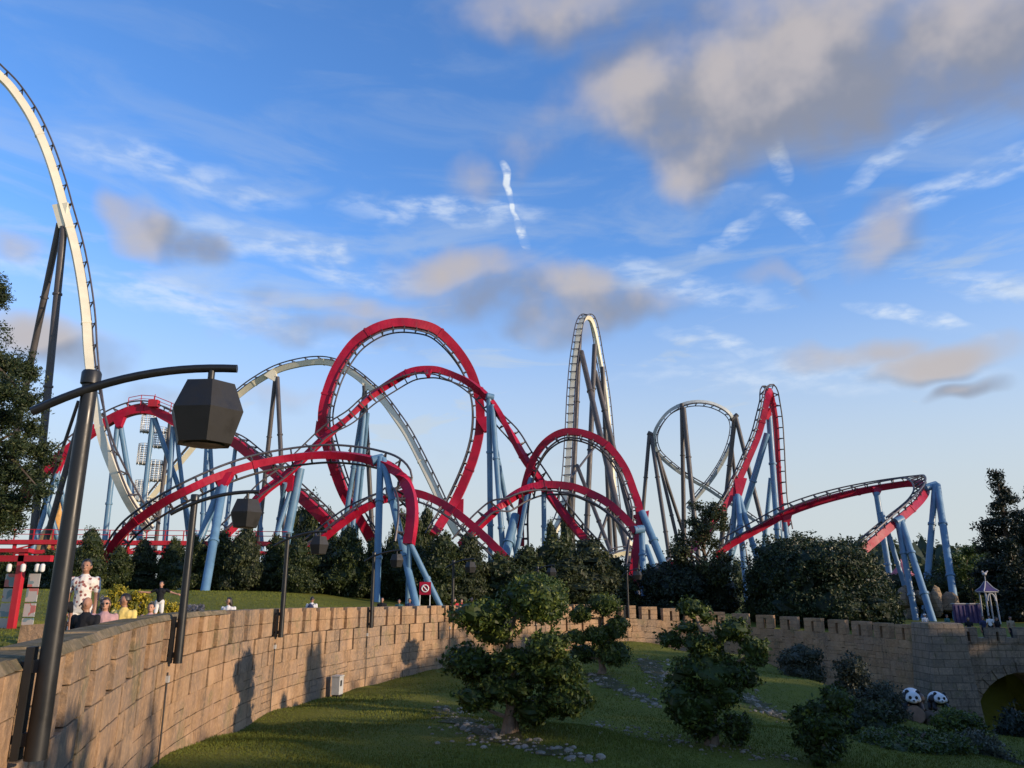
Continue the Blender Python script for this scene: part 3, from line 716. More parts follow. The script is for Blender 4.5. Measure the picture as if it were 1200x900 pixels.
def sup(root, mat, t, tY, b, bY, r, fl=1, r2=None, drop=0):
    """support from picture point t to b; drop extends it along its own line into the ground"""
    A, B = at(*t, tY), at(*b, bY); d = (B-A).normalized(); B2 = B+d*drop
    if A.z-B.z > 7 and d.z < -.3 and B2.z > -1: B2 = B2+d*((B2.z+1)/-d.z)      # main legs reach the ground
    return column(root, A, B2, r, mat, fl, r2=r2)

red = empty('red_coaster', (0, 85, 0), 'looping red steel roller coaster track carried on pale blue tubular supports', 'roller coaster')
W, Hh, G = .62, .78, 1.55
TIE_R = make_tie(G, Hh, RAIL)
TIE_R2 = make_tie(G, 1.12, RAIL)
def rtrack(ctrl, gap=1.55, big=False, **k): return track(red, ctrl, .95 if big else W, 1.12 if big else Hh, G, RED, RAIL, TIE_R2 if big else TIE_R, gap, rail_r=.1, **k)
# low front arch on its side
rtrack([(104,690,70,110,-.95),(124,654,67,110,-.95),(147,622,64.5,100,-.95),(187,592,63,90,-.97),(225,572,62.5,90,-.97),(262,556,63.5,90,-.97),(300,544,64.5,90,-.97),(340,536.5,65.5,90,-.97),(380,533,66,90,-.96),
  (412,535,66,80,-.95),(436,539.5,65.5,60,-.93),(458,548,64.5,100,-.9),(474,564,63,150,-.75),(482,585,61.5,175,-.5),(483,610,60.5,180,-.4),(479,638,60,180,-.3)])
# tall loop
rtrack([(436,634,96,60,0),(420,606,94,45,0),(404,580,93,35,.1),(391,545,92,20,.15),(381,508,91.5,8,.1),(379,485,91,0,0),(384,460,91,-12,0),(395,432,91.5,-25,0),(414,404,92,-45,0),(437,387,92,-65,0),(460,379.5,92.5,-85,0),(484,379.5,93,-100,0),
  (509,386,94,-118,0),(530,404,95,-140,0),(547,427,95.5,-158,0),(557,450,96,-170,0),(562.5,476,96.5,-180,0),(562,505,97,-190,0),(556,533,97,-200,0),(546,560,97,-210,0),(533,588,97,-217,0),(520,608,96,-222,0),(508,627,95,-226,0)], big=True)
# long twisting drop over the loop
rtrack([(248,640,84,125,.5),(275,616,85,125,.75),(308,578,86,130,.93),(336,556,87,130,.95),(364,529,88,130,.95),(384,510,88.5,130,.94),(410,488,89,-60,.93),(432,467,89.5,-70,.85),(456,450,90,-80,.6),(481,436,90,-88,.25),(505,433,90,-92,.05),(523,436.5,90,-100,-.1),(547,447,89.5,-115,-.35),
  (568,463,89,-130,-.7),(584,484,88.5,-140,-.93),(600,511,88,45,-.9),(614,536,87.5,45,-.75),(628,556,87,48,-.6),(644,580,86,50,-.45),(660,602,85,52,-.3),(680,626,84,54,-.2),(700,647,83,56,-.1),(716,667,82,60,0),(736,686,80,75,0)])
# smaller loop
rtrack([(722,716,78,120,0),(734,702,79,135,0),(741,674,80,165,0),(745,643,81,178,0),(749.5,613,82,188,0),(748,592,82.5,195,0),(743,577,83,200,0),(733,551,83.5,210,0),(717.6,528.5,84,228,0),(700,514.5,84.5,248,0),(679,507,85,264,0),(659,507,85.5,280,0),(641,517,86,302,0),(628,533,86.5,322,0),(619,554,87,340,0),(613,579,87.5,350,0),(610,605,88,358,0),(610.5,640,88,365,0)])
# low arch in front of it
rtrack([(540,640,79,110,.6),(560,617,80,115,.75),(576,602,80.5,120,.8),(592,589,81,-60,.85),(610,577,81.5,-70,.6),(630,570,82,-80,.3),(650,568.5,82,-88,.1),(672,571,81.5,-97,0),(692,578.5,81,-108,0),(710,588,80,-118,0),(728,603,79,-126,0),(746,623,78,-132,0)])
# arch running behind the front one
rtrack([(352,650,80,118,.5),(380,629,80,118,.5),(400,613,80,115,.5),(421,599,80,110,.4),(445,587,80,100,.2),(468,580,80,-80,.2),(487,578,79.5,-92,0),(510,586,79,-105,0),(534,600.5,78,-116,0),(560,622,77,-124,0),(580,641,76,-126,0),(606,668,75,-126,0)])
# lift hill crest on the left
rtrack([(8,612,96,122,0),(28,582,96,124,0),(47,558,96,125,0),(65,541,96,125,0),(100,512,96.5,122,0),(120,498,97,116,0),(140,487,97,106,0),(160,480.5,97,96,0),(180,481.5,97,82,0),(200,491,96.5,70,.05),(222,503,96,64,.1),(250,509,95,70,.15),(276,519,94,66,.2),(298,536,93,60,.2),(320,552,92,58,.2),(346,576,91,55,.2),(372,600,90,52,.2),(388,616,90,52,.2)], big=True)
# steep hill on the right, down to the ground between the trees
rtrack([(744,686,78,95,0),(760,679,82,100,0),(776,669,88,110,0),(802,652,95,125,0),(825,628,100,132,0),(838,607,102,140,0),(851,591,103,142,0),(867,560,104,150,0),(880,531,104.5,155,0),(889,509,105,158,0),(895.5,484,105,164,0),(899,467,105.5,160,-.1),(901,458,107,90,-.1),(904,468,109,20,-.1),(908,493,110,12,-.1),(910,524,110.5,8,-.1),(911.5,556,111,5,-.1),(914,590,111,8,-.1),(920,622,110,14,-.1)])
# long banked hump on the right that turns back towards the viewer
rtrack([(838,651,98,118,.35),(857,637,98,115,.35),(887,620.5,98,113,.35),(921,602,98,108,.32),(953,590,97.5,104,.3),(985,581,97,100,.25),(1017,574,96.5,97,.2),(1047,569,95.5,95,.2),(1068,566.5,93.5,100,.2),(1080,568,90,120,.15),(1084,575,87,135,.1),(1079,585,85,140,.05),(1068,596.5,83,135,0),(1049,612.5,81,130,0),(1031,628,79.5,128,0),(1010,646,78.5,126,0)])
# track at ground level between the small loop and the trees
rtrack([(655,672,92,90,.3),(690,680,90,90,.3),(715,700,84,90,.3),(760,716,80,90,.3)])
B = BLUE
for t, tY, b, bY, r, fl in [
  ((260,566),63.5,(212,690),61,.30,1),((262,566),63.5,(241,688),58,.33,1),((446,536),65,(441,707),61,.29,2),((449,538),65,(487,707),59,.29,2),((480,638),60,(478,704),60.5,.20,0),((481,638),60,(511,700),60,.22,1),
  ((424,484),90,(400,640),93,.28,2),((427,484),90,(411,640),90,.28,2),((431,484),90,(416,640),95,.24,2),((352,549),88,(334,640),88,.5,1),((345,560),88,(320,640),87,.26,1),((334,566),87,(322,640),91,.26,1),
  ((573,462),88.5,(575,645),90,.33,2),((577,475),88.5,(590,655),86,.33,2),((580,520),89,(605,650),93,.28,1),((604,604),87.5,(590,660),84,.5,1),((622,560),87,(604,655),86,.3,1),((637,572),82.5,(638,650),83,.26,1),
  ((752,620),78.5,(755,709),76,.30,2),((752,600),82,(797,709),77,.40,2),((750,596),82.5,(786,680),80,.24,1),((757,640),80,(782,709),75,.28,1),((742,690),80,(750,710),74,.35,0),((716,672),82,(718,706),81,.55,0),((712,668),82,(736,706),80,.3,0),
  ((901,484),106,(914,660),104,.42,2),((899,508),105.5,(860,640),108,.42,2),((903,560),108,(893,660),110,.28,1),((864,580),103,(876,705),97,.36,2),((866,582),103,(892,672),100,.36,1),((862,582),103,(852,705),103,.36,1),((920,612),98,(926,665),98,.3,0),((912,600),110,(920,665),110,.3,0),
  ((1027,577),95.5,(1045,690),94,.36,2),((1033,600),81,(1068,712),80,.24,1),((1052,610),80.5,(1074,730),78,.30,2),((1056,611),80.5,(1094,730),76,.33,2),((1096,568),86,(1083,724),83,.33,2),((1098,568),86,(1122,730),79,.36,2),
  ((138,497),97,(122,640),96,.33,1),((141,497),97,(162,625),98,.33,1),((179,490),97,(165,620),97,.30,1),((181,490),97,(216,590),98,.30,1),((203,500),96.5,(193,640),97,.33,1),((206,502),96.5,(222,640),99,.26,1),
  ((243,514),95,(236,640),95,.30,1),((246,514),95,(252,640),97,.26,1),((276,524),94,(262,640),94,.24,1),((68,552),96,(46,620),95,.28,0),((66,552),96,(88,650),97,.33,1),((48,566),96,(66,625),97,.33,0),((300,545),93,(308,650),93,.22,1)]:
    sup(red, B, t, tY, b, bY, r, fl, drop=2.2)
for t, tY, b, bY, w in [((262,556),63.5,(261,571),63.2,.55),((140,488),97,(140,501),96.5,.6),((65,541),96,(66,556),96,.7),((867,560),104,(865,586),103,.6),((921,602),98,(922,616),98,.5),((1027,572),96,(1027,582),95.5,.45),((534,588),97,(540,606),97,.7),((381,500),91.5,(372,512),91.5,.8),((637,569),82,(637,577),82,.4),((501,433),90,(502,441),89,.4),((336,560),87.5,(340,576),87.5,.6),((566,490),96.5,(570,506),96,.6),((751,602),82.3,(756,615),82,.6),((897,484),105.2,(902,490),106,.6)]:
    bracket(red, at(*t, tY), at(*b, bY), w, RED)
for t, u in [((436,540),(449,537)),((570,464),(578,466)),((1049,612),(1057,608)),((1084,572),(1097,568)),((743,621),(754,620))]:   # blue heads gripping the spine from the side
    Y = {436:65.3, 570:88.7, 1049:80.7, 1084:86.5, 743:78.3}[t[0]]; column(red, at(*t, Y-.3), at(*u, Y), .42, BLUE, 0, 'support_arm')
def crest_catwalk():
    mb = MB(); O = Vector(red.location); pts = [at(x, y, 96.2)-O for x, y in ((150,474),(165,471),(180,472),(200,480),(222,492))]
    top = [p+Vector((0, 0, .9)) for p in pts]
    mb.tube(top, .05, 5); mb.tube([p+Vector((0, 0, .45)) for p in pts], .04, 5)
    for p, q in zip(pts, top): mb.tube([p-Vector((0, 0, .4)), q], .05, 5)
    mb.box(at(180,477,96.2)-O-Vector((.6,.4,0)), at(180,477,96.2)-O+Vector((.6,.4,.9))); mb.tube([at(181,472,96.2)-O, at(182,462,96.2)-O], .05, 5)
    mb.build('crest_catwalk', RED2, red)
crest_catwalk()

white = empty('white_coaster', (0, 130, 0), 'very tall cream steel roller coaster with airtime hills on dark grey supports', 'roller coaster')
TIE_W = make_tie(1.9, 1.0, RAIL)
def wtrack(ctrl, gap=2.3, mat=CREAM, w=1.15, h=.95, **k): return track(white, ctrl, w, h, 1.9, mat, RAIL, TIE_W, gap, rail_r=.13, collar=14, tri=True, **k)
wtrack([(-34,62,90,60,-.5),(-16,75,91,50,-.5),(0,90,92,45,-.5),(15,106,92.5,40,-.55),(35,136,93,32,-.6),(52,172,93.5,25,-.6),(65,210,94,20,-.65),(75,246,94,16,-.65),(86,285,94,13,-.65),(94,325,93.5,8,-.65),(100,370,93,4,-.65),(103,412,92.5,8,-.6),(109,462,92,18,-.5),(120,514,91,28,-.3),(136,556,90,36,0),(154,592,90,45,.2),(176,622,91,60,.3)], gap=3.0, w=1.05)
wtrack([(120,660,150,120,.4),(150,622,150,125,.4),(180,580,149,128,.4),(226,525,147,130,.35),(262,480,145,130,.25),(284,460,144,126,.2),(302,447,143,122,.15),(326,434,142,114,.1),(352,427,141,100,0),(376,424.5,140,90,0),(394,428,139,75,-.05),(414,438.5,138,58,-.1),(434,455,137,50,-.15),(449,470,136,44,-.2),(463,489,135,38,-.25),(478,512,134,34,-.3),(498,551,132,30,-.3),(510,576,131,28,-.3),(522,602,130,30,-.3),(536,628,130,34,-.3)], gap=2.6)
wtrack([(640,650,150,150,.6),(650,624,152,150,.7),(660,600,154,165,.85),(665,560,158,170,.95),(668,510,162,172,.97),(670,465,165,172,.97),(673,427,168,165,.97),(677,399,171,150,.95),(681,380,174,130,.85),(686,372.5,177,90,.3),(692,375,180,60,-.5),(697,391,182,35,-.85),(702,418,184,25,-.93),(707,445,185,20,-.95),(711,475,186,15,-.95),(715,520,187,15,-.95),(719,570,188,15,-.9),(726,620,190,30,-.8),(745,645,195,80,-.4)], gap=2.2)
wtrack([(806,596,205,50,0),(818,582,205,130,.2),(835.5,560,204,140,.1),(849,538,203,155,0),(858,516,201,180,0),(860.5,497,199,200,0),(854,483.5,197,225,.1),(838,474,196,255,.15),(820,470.7,195,272,.15),(802,473,195,290,.1),(784,482,196,312,0),(771,498,197,335,0),(766,513,198,360,0),(769,528,199,395,0),(778,539,200,415,0),(795.5,553,201,428,.1),(813,564,201,432,.2),(829,573,201,430,.2),(844,583,200,428,.2),(860,593,199,426,.2),(884,610,197,424,.2)], mat=GREYTRK, w=.8, h=.8, gap=2.4)
wtrack([(690,662,140,90,.3),(712,654,141,90,.3),(730,648,142,90,.3),(752,648,143,90,.3)], gap=3)
for t, tY, b, bY, r, fl in [((70,262),94.5,(8,560),104,.42,3),((75,266),94,(38,640),96,.46,3),((100,470),92,(52,640),95,.35,1),((92,470),92.5,(62,560),96,.2,0),
  ((323,441),142,(302,640),146,.42,2),((325,442),142,(334,640),138,.42,2),((427,452),137,(437,640),140,.42,2),((428,450),137,(405,640),141,.36,2),
  ((679,392),172,(668,655),168,.62,2),((681,412),171,(740,668),150,.62,3),((697,404),183,(686,655),176,.62,3),((697,435),184,(752,660),176,.62,3),((706,430),184,(716,655),186,.55,2),((664,560),158,(672,640),170,.5,1),((676,545),162,(724,668),148,.4,1),((718,585),188,(694,655),180,.35,0),((669,560),160,(700,520),183,.25,0),((712,500),186,(722,650),190,.5,1),
  ((799,473),195,(802,650),196,.55,2),((801,478),195,(818,650),190,.62,2),((761,508),198,(750,640),198,.5,2),((763,510),198,(784,650),190,.5,2),((772,536),199,(806,640),205,.45,1),((770,530),199,(800,660),196,.45,1),((862,488),198,(900,640),196,.55,2),((861,488),198,(844,650),203,.62,2),((857,520),200,(868,620),205,.45,1),((861,594),199,(850,640),199,.35,0),((862,594),199,(872,640),199,.35,0)]:
    sup(white, DGREY, t, tY, b, bY, r, fl, drop=2.5)
for t, tY, b, bY, w in [((72,240),94,(73,268),94,.7),((316,436),142,(324,446),142,.8),((430,450),137,(428,458),137,.6)]:
    bracket(white, at(*t, tY), at(*b, bY), w, CREAM)
for t, u, Y in [((765,510),(759,507),198),((857,492),(864,486),198)]: column(white, at(*t, Y), at(*u, Y), .6, DGREY, 0, 'support_arm')

# ------------------------------------------------------------------ red platform, stair tower, gold spire
def platform():
    root = empty('red_platform', (-47, 82, 1.5), 'long red steel platform with handrails behind the hedge', 'platform'); O = Vector(root.location)
    A, Bp = at(-30, 634, 82)-O, at(336, 634, 86)-O
    d = (Bp-A); L = d.length
    Mx = Matrix.Translation(A) @ Matrix.Rotation(math.atan2(d.y, d.x), 4, 'Z'); 
    for z0, z1, y, nm in ((-.28, .18, 0, 'deck_beam'), (-1.25, -.85, .3, 'lower_beam')):
        m = MB(); m.box((0, y, z0), (L, y+1.6, z1), Mx); m.build(nm, RED2, root)
    m = MB()
    for z in (.75, 1.25): m.tube([Mx @ Vector((0, .05, z)), Mx @ Vector((L, .05, z))], .04, 5)
    m.build('handrail', RED2, root)
    k = 0.0
    pm = MB(); pm.box((-.05, 0, .18), (.05, .1, 1.27)); po = pm.build('rail_post', RED2, root); po.matrix_basis = Mx
    cm = MB(); cm.box((-.14, .3, -6), (.14, .6, -.28)); co = cm.build('platform_leg', RED2, root); co.matrix_basis = Mx
    dm = MB(); dm.tube([(0, .4, -.85), (1.9, .4, -.3)], .09, 6); do = dm.build('brace', RED2, root); do.matrix_basis = Mx
    n = int(L/1.9)
    for i in range(1, n+1):
        o = link('rail_post', po.data, root); o.matrix_basis = Mx @ Matrix.Translation((i*1.9, 0, 0))
        if i % 2 == 0:
            o = link('platform_leg', co.data, root); o.matrix_basis = Mx @ Matrix.Translation((i*1.9, 0, 0))
            o = link('brace', do.data, root); o.matrix_basis = Mx @ Matrix.Translation((i*1.9, 0, 0))
platform()
def stair_tower():
    base = at(181, 650, 112); base.z = 0
    root = empty('stair_tower', base, 'slim grey stair tower of stacked wire cages behind the red crest', 'stair tower')
    m = MB(); top = at(181, 486, 112).z; m.tube([(0, 0, 0), (0, 0, top)], .28, 10); m.build('mast', DGREY, root)

    lv = [(174,496),(186,513),(170,533),(181,552),(166,576),(178,597),(163,618)]
    for i, (px, py) in enumerate(lv):
        c = at(px, py, 112)-Vector(base); c.y = .2*(1 if i % 2 else -1); rad = .92; hgt = 3.1
        cage = MB(); cage.lathe([(rad*.25, c.z-hgt/2), (rad*.9, c.z-hgt/2+.12), (rad, c.z-hgt/2+.3)], 12, (c.x, c.y, 0)); co = cage.build('cage_floor', CAGE, root)
        b = MB()
        for z in np.linspace(-hgt/2+.4, hgt/2, 9):
            b.tube([(c.x+rad*math.cos(a), c.y+rad*math.sin(a), c.z+z) for a in np.linspace(0, 2*math.pi, 15)], .045, 4, False)
        for a in np.linspace(0, 2*math.pi, 10, endpoint=False):
            b.tube([(c.x+rad*math.cos(a), c.y+rad*math.sin(a), c.z-hgt/2), (c.x+rad*math.cos(a), c.y+rad*math.sin(a), c.z+hgt/2)], .05, 4, False)
        b.build('cage_bars', CAGE, root)
        arm = MB(); arm.tube([(0, 0, c.z-hgt/2+.1), (c.x, c.y, c.z-hgt/2+.1)], .12, 6); arm.build('arm', DGREY, root)
stair_tower()
def spire():
    b = at(62, 650, 125); b.z = 0; h = at(66, 598, 125).z
    root = empty('gold_spire', b, 'ribbed golden bell-shaped spire behind the red platform', 'spire')
    m = MB(); m.lathe([(3.6, 0), (3.6, h*.4), (3.2, h*.55), (2.5, h*.7), (1.5, h*.82), (.9, h*.9), (.5, h*.96)], 20); m.build('dome', GOLD, root, smooth=True)
    for k in range(5):
        m = MB(); z = h*(.42+.11*k); rr = [3.5, 3.1, 2.5, 1.75, 1.1][k]; m.lathe([(rr, z-.2), (rr+.3, z-.1), (rr+.3, z+.1), (rr, z+.2)], 20); m.build('ring', GOLD, root, smooth=True)
    m = MB(); m.lathe([(.5, h*.95), (.2, h*1.02), (.3, h*1.05), (.02, h*1.15)], 10); m.build('finial', GOLD, root, smooth=True)
spire()

# ------------------------------------------------------------------ lamp posts on the wall
def lamp_proto():
    lab = 'dark lamp post bracketed to the curving stone wall with hexagonal hanging lantern'
    root = empty('lamp_post', (0, 0, 0), lab, 'lamp post', 'lamp posts along the curving wall')
    L = 3.2
    m = MB(); m.tube([(0, 0, 0), (0, 0, L-.12)], [.082, .064], 20); m.build('pole', LAMP, root, smooth=True)
    m = MB(); m.lathe([(.070, L-.13), (.082, L-.12), (.082, L-.02), (.072, L)], 20); m.build('pole_cap', LAMP, root, smooth=True)
    m = MB(); pts = []
    for t in np.linspace(0, 1, 15): x = -.42+t*1.68; pts.append((x, -.055, L-.40+.46*(1-(1-t)**2.2)))
    m.tube(pts, .038, 12); m.build('arm', LAMP, root, smooth=True)
    m = MB(); m.box((-.17, -.05, 0), (-.115, .05, .85)); m.box((-.13, -.03, .1), (-.05, .03, .2)); m.box((-.13, -.03, .65), (-.05, .03, .75)); m.box((-.21, -.02, .12), (-.165, .02, .18)); m.box((-.21, -.02, .68), (-.165, .02, .74)); m.build('wall_bracket', LAMPD, root)
    z1 = L-.10; hx = 1.04
    m = MB(); m.tube([(hx, -.055, z1), (hx, -.055, L+.04)], .03, 10); m.build('hanger', LAMP, root, smooth=True)
    m = MB(); prof = [(.23, z1), (.335, z1-.26), (.25, z1-.55)]; vs = []
    for r_, z in prof:
        for k in range(6): a = R(47+60*k); vs.append((hx+r_*math.cos(a), -.055+r_*math.sin(a), z))
    fs = [tuple(range(6)), tuple(range(17, 11, -1))]
    for q in range(2):
        for k in range(6): fs.append((q*6+k, q*6+6+k, q*6+6+(k+1) % 6, q*6+(k+1) % 6))
    m.add(vs, fs); lan = m.build('lantern', LAMPD, root)
    m = MB(); m.lathe([(.17, z1-.562), (.18, z1-.552)], 16, (hx, -.055, 0)); m.build('diffuser', LAMP, lan)
    m = MB(); m.box((-.20, -.045, -.34), (-.12, .045, -.22)); m.build('junction_box', PLASTIC, root)
    return root, L
def copy_tree(o, parent=None):
    c = o.copy(); COL.objects.link(c); c.parent = parent
    for ch in list(o.children): copy_tree(ch, c)
    return c
PROTO, LL = lamp_proto()
for i, (x, y, pz) in enumerate([(-3.80,6.66,.37),(-6.35,15.4,.35),(-7.25,25.3,.32),(-6.06,34.7,.32),(-3.12,42.4,.25),(1.75,50.0,.15),(8.0,54.8,.05)]):
    o = PROTO if i == 0 else copy_tree(PROTO)
    s = s_near(x, y); p, t, n = wall(s); q = p + n*.25
    o.location = (q.x, q.y, p.z-.84)
    if i == 0: o.location = (q.x, q.y, .40)
    a = math.atan2(n.y, n.x); o.rotation_euler = (0, 0, a*.5 if i < 4 else a*.8)
    o['label'] = ('first','second','third','fourth','fifth','sixth','seventh')[i]+' hexagonal-lantern lamp post along the stone wall counted from the red lantern gate'
    # cable down the wall
    m = MB(); base = GI(*(p+n*.4).xy)
    pts = [p+n*.10+Vector((0, 0, z-p.z)) for z in (p.z-1.0, p.z-1.5, base-.1)]
    m.tube(pts, .016, 5); c = m.build('cable', BLACKP); tag(c, 'thin black cable running down the stone wall below a lamp post', 'cable', 'cables down the wall')

# ------------------------------------------------------------------ vegetation
def trunk_mesh(pts, rads, n=9, twigs=0, seed=0):
    mb = MB(); mb.tube(pts, rads, n); r = random.Random(seed)
    return mb
def topiary(name, base_px, Y, pads, trunk_px, label, leaf=.06, dens=1.5, tmu=.45):
    b = at(*base_px, Y); g = GI(b.x, b.y); root = empty(name, (b.x, Y, g), label, 'tree', None); O = Vector((b.x, Y, g))
    pts = [at(px, py, Y)-O for px, py in trunk_px]; pts[0] = Vector((pts[0].x, 0, -.15)); n = len(pts)
    m = MB(); m.tube(pts, [.16*(1-.75*i/(n-1)) for i in range(n)], 9)
    m.tube([pts[0]+Vector((.12, .1, 0)), pts[1]+Vector((.1, .03, 0)), pts[2]], [.11, .09, .05], 8)
    m.tube([pts[0]+Vector((-.16, -.05, 0)), pts[1]+Vector((-.08, -.03, 0)), pts[2]], [.10, .08, .05], 8)
    r = random.Random(int(base_px[0]))
    cs = []
    for i, (px, py, rx, ry) in enumerate(pads):
        off = (r.uniform(-.5, .5) if i % 3 else r.uniform(-.9, -.2)); c = at(px, py, Y+off)-O; cs.append((c, pxm(rx, Y)*.99, pxm(ry, Y)*.94))
        k = min(range(n), key=lambda q: abs(pts[q].z-(c.z-.35))); a = pts[max(k, 1)]
        m.tube([a, a.lerp(c, .5)+Vector((0, 0, -.08)), c], [.06, .045, .025], 6)
    m.build('trunk', BARK, root, smooth=True)
    for i, (c, rx, ry) in enumerate(cs):
        sub = []
        for k in range(4):
            a = r.uniform(0, 6.28); f = r.uniform(.2, .42); sub.append(((rx*f*math.cos(a), rx*f*math.sin(a)*.9, r.uniform(-.2, .25)*ry), (rx*.66, rx*.62, ry*.8)))
        me = crown_mesh('foliage_pad', sub, leaf, dens*.5, L_TOP, seed=int(base_px[0])+i, shell=.74, amp=.18, tone_mu=tmu, core=.74, crad=.85)
        o = link('foliage_pad', me, root); o.location = c
    return root
topiary('pruned_tree', (598,862), 20, [(622,704,42,28),(566,723,37,21),(588,742,34,14),(638,757,33,19),(556,779,42,21),(600,772,30,14),(648,783,38,19),(553,817,26,17),(592,808,38,19),(654,818,41,26),(623,832,32,17),(575,800,30,14)],
        [(598,864),(598,842),(602,800),(599,770),(597,745),(605,720)], 'wide cloud-pruned tree with a bent pale trunk rising from white stones beside the curving wall')
topiary('pruned_tree', (705,795), 36, [(707,709,22,16),(681,720,16,12),(721,736,18,15),(677,747,19,9),(717,763,21,17),(685,766,20,12),(700,745,16,12)],
        [(705,796),(706,784),(703,772),(704,750),(706,725)], 'small cloud-pruned tree with round clipped pads and short pale trunk, up by the wall', leaf=.06, tmu=.34)
topiary('pruned_tree', (835,872), 22.4, [(811,712,18,11),(824,723,17,9),(804,736,17,7),(858,740,22,15),(789,749,19,10),(827,757,27,15),(884,765,20,20),(832,787,47,28),(866,792,26,20),(810,826,33,26),(828,850,28,18),(861,852,20,20),(845,815,28,20)],
        [(835,874),(833,850),(838,820),(832,785),(830,760),(815,722)], 'dense dark cloud-pruned tree widening in the middle with a small clipped cap', tmu=.30)
topiary('pruned_tree', (962,897), 21, [(975,818,22,16),(938,842,18,11),(956,832,18,12),(970,850,25,14),(950,866,22,13),(978,874,22,14),(960,884,20,12)],
        [(962,900),(962,885),(964,865),(966,845),(972,825)], 'low dark cloud-pruned tree near the panda statues', tmu=.22)

def plant(name, px, py, Y, rx, ry, label, cat, mat, leaf=.08, dens=1.2, n=6, group=None, ground=None, seed=0, tmu=.4, aspect=.5, shell=.6, amp=.2, stemc=DBARK, core=.7, depth=1.0, skirt=True):
    """shrub: centre of its crown at a picture point, radii in pixels"""
    c = at(px, py, Y); g = ground if ground is not None else (GI(c.x, c.y)); RX, RZ = pxm(rx, Y), pxm(ry, Y)
    root = empty(name, (c.x, c.y, g), label, cat, group); r = random.Random(seed+int(px)); cz = c.z-g
    blobs = []
    for k in range(n):
        a = 6.28*k/n+r.uniform(-.4, .4); f = r.uniform(.3, .62) if k else 0
        blobs.append(((RX*f*math.cos(a), RX*f*depth*math.sin(a), cz+RZ*r.uniform(-.4, .42)), (RX*r.uniform(.42, .62), RX*depth*r.uniform(.42, .62), RZ*r.uniform(.45, .65))))
    if skirt:
        for k in range(n):
            a = 6.28*k/n+r.uniform(-.4, .4); f = r.uniform(.5, .75); hz = max(cz-RZ*.3, .2)
            blobs.append(((RX*f*math.cos(a), RX*f*depth*math.sin(a), hz*.5), (RX*.42, RX*depth*.42, hz*.62)))
    o = link('foliage', crown_mesh('foliage', blobs, leaf, dens, mat, seed=seed+int(px), aspect=aspect, shell=shell, amp=amp, tone_mu=tmu, core=core), root)
    m = MB()
    for k in range(3): x = r.uniform(-.15, .15)*RX; m.tube([(x, 0, -.2), (x*1.5, r.uniform(-.1, .1), max(cz*.5, .1)), (x*3, 0, max(cz, .3))], [.07, .05, .03], 6)
    m.build('stem', stemc, root)
    return root
# shrubs low in the garden
plant('shrub', 1125, 853, 33, 34, 22, 'rounded fresh green shrub right beside the panda statues', 'shrub', L_TOP, .07, tmu=.42)
plant('shrub', 1020, 862, 29, 52, 42, 'broad dark loose shrub below the log', 'shrub', L_HEDGE, .07, n=9, tmu=.35)
plant('shrub', 1000, 790, 40, 24, 30, 'tall wispy olive shrub against the grey wall', 'shrub', L_GREYG, .08, .7, tmu=.35, core=.45)
plant('shrub', 938, 772, 44, 24, 16, 'low green shrub at the foot of the battlements', 'shrub', L_GREYG, .08, .9, tmu=.25)
plant('shrub', 1160, 885, 27, 38, 26, 'feathery grey-green shrub in front of the arch', 'shrub', L_GREYG, .06, .8, tmu=.4, core=.5)
plant('shrub', 1070, 893, 24, 62, 24, 'spreading dark green shrub at the foot of the log', 'shrub', L_TOP, .06, n=9, tmu=.3)
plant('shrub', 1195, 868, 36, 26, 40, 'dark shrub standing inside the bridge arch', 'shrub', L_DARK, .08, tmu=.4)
plant('shrub', 1035, 822, 36, 26, 26, 'small olive shrub left of the panda statues beneath the pier', 'shrub', L_GREYG, .07, .8, tmu=.3, core=.5)
# shaped hedge trees between lawn and coaster
def hedge_proto(seed, mat):
    r = random.Random(seed); bl = []
    for k in range(9):
        z = .12+.1*k; w = .5*(1-(z**2.6)*.75); a = r.uniform(0, 6.28); f = .18*(1-z)
        bl.append(((f*math.cos(a), f*math.sin(a), z*.95), (w*r.uniform(.8, 1), w*r.uniform(.8, 1), .16)))
    return crown_mesh('crown', bl, .026, 1.1, mat, seed=seed, amp=.2, tone_mu=.36, core=.8)
HP = [hedge_proto(i, L_HEDGE) for i in range(3)]+[hedge_proto(9, L_OLIVE)]
_tm = MB(); _tm.tube([(0, 0, -.1), (.01, 0, .3), (0, 0, .75)], [.04, .03, .012], 7); _to = _tm.build('trunk', DBARK); TRK = _to.data; bpy.data.objects.remove(_to)
def hedge_tree(px, top, w_px, Y, var, label, group, base=None, name='hedge_tree'):
    p = at(px, top, Y); g = ground_out(p.x, p.y) if base is None else base; h = p.z-g; w = pxm(w_px, Y)
    root = empty(name, (p.x, p.y, g), label, 'tree', group, rz=random.uniform(0, 6.28))
    o = link('crown', HP[var], root); o.scale = (w, w, h); t = link('trunk', TRK, root); t.scale = (min(w, 2.5), min(w, 2.5), h)
    return root
HL = 'dense dark green hedge tree in the row behind the upper lawn'; HG = 'hedge trees behind the lawn'
for i, (px, top, w, Y) in enumerate([(108,621,44,60),(142,640,40,62),(170,634,44,64),(205,632,40,65),(232,628,46,62),(262,624,50,62),(290,618,50,61),(326,628,48,63),(352,632,46,61),(385,640,46,64),(410,618,58,63),(440,632,44,66),(520,626,62,63),(550,630,60,64),(490,640,56,65),(465,632,50,66),(85,640,40,64),(60,644,40,66),(32,648,40,66),(8,646,44,66)]):
    hedge_tree(px, top, w, Y, 3 if i in (2, 6, 9, 13) else i % 3, HL if i not in (2, 6, 9, 13) else 'lighter olive hedge tree among the darker ones behind the upper lawn', HG)
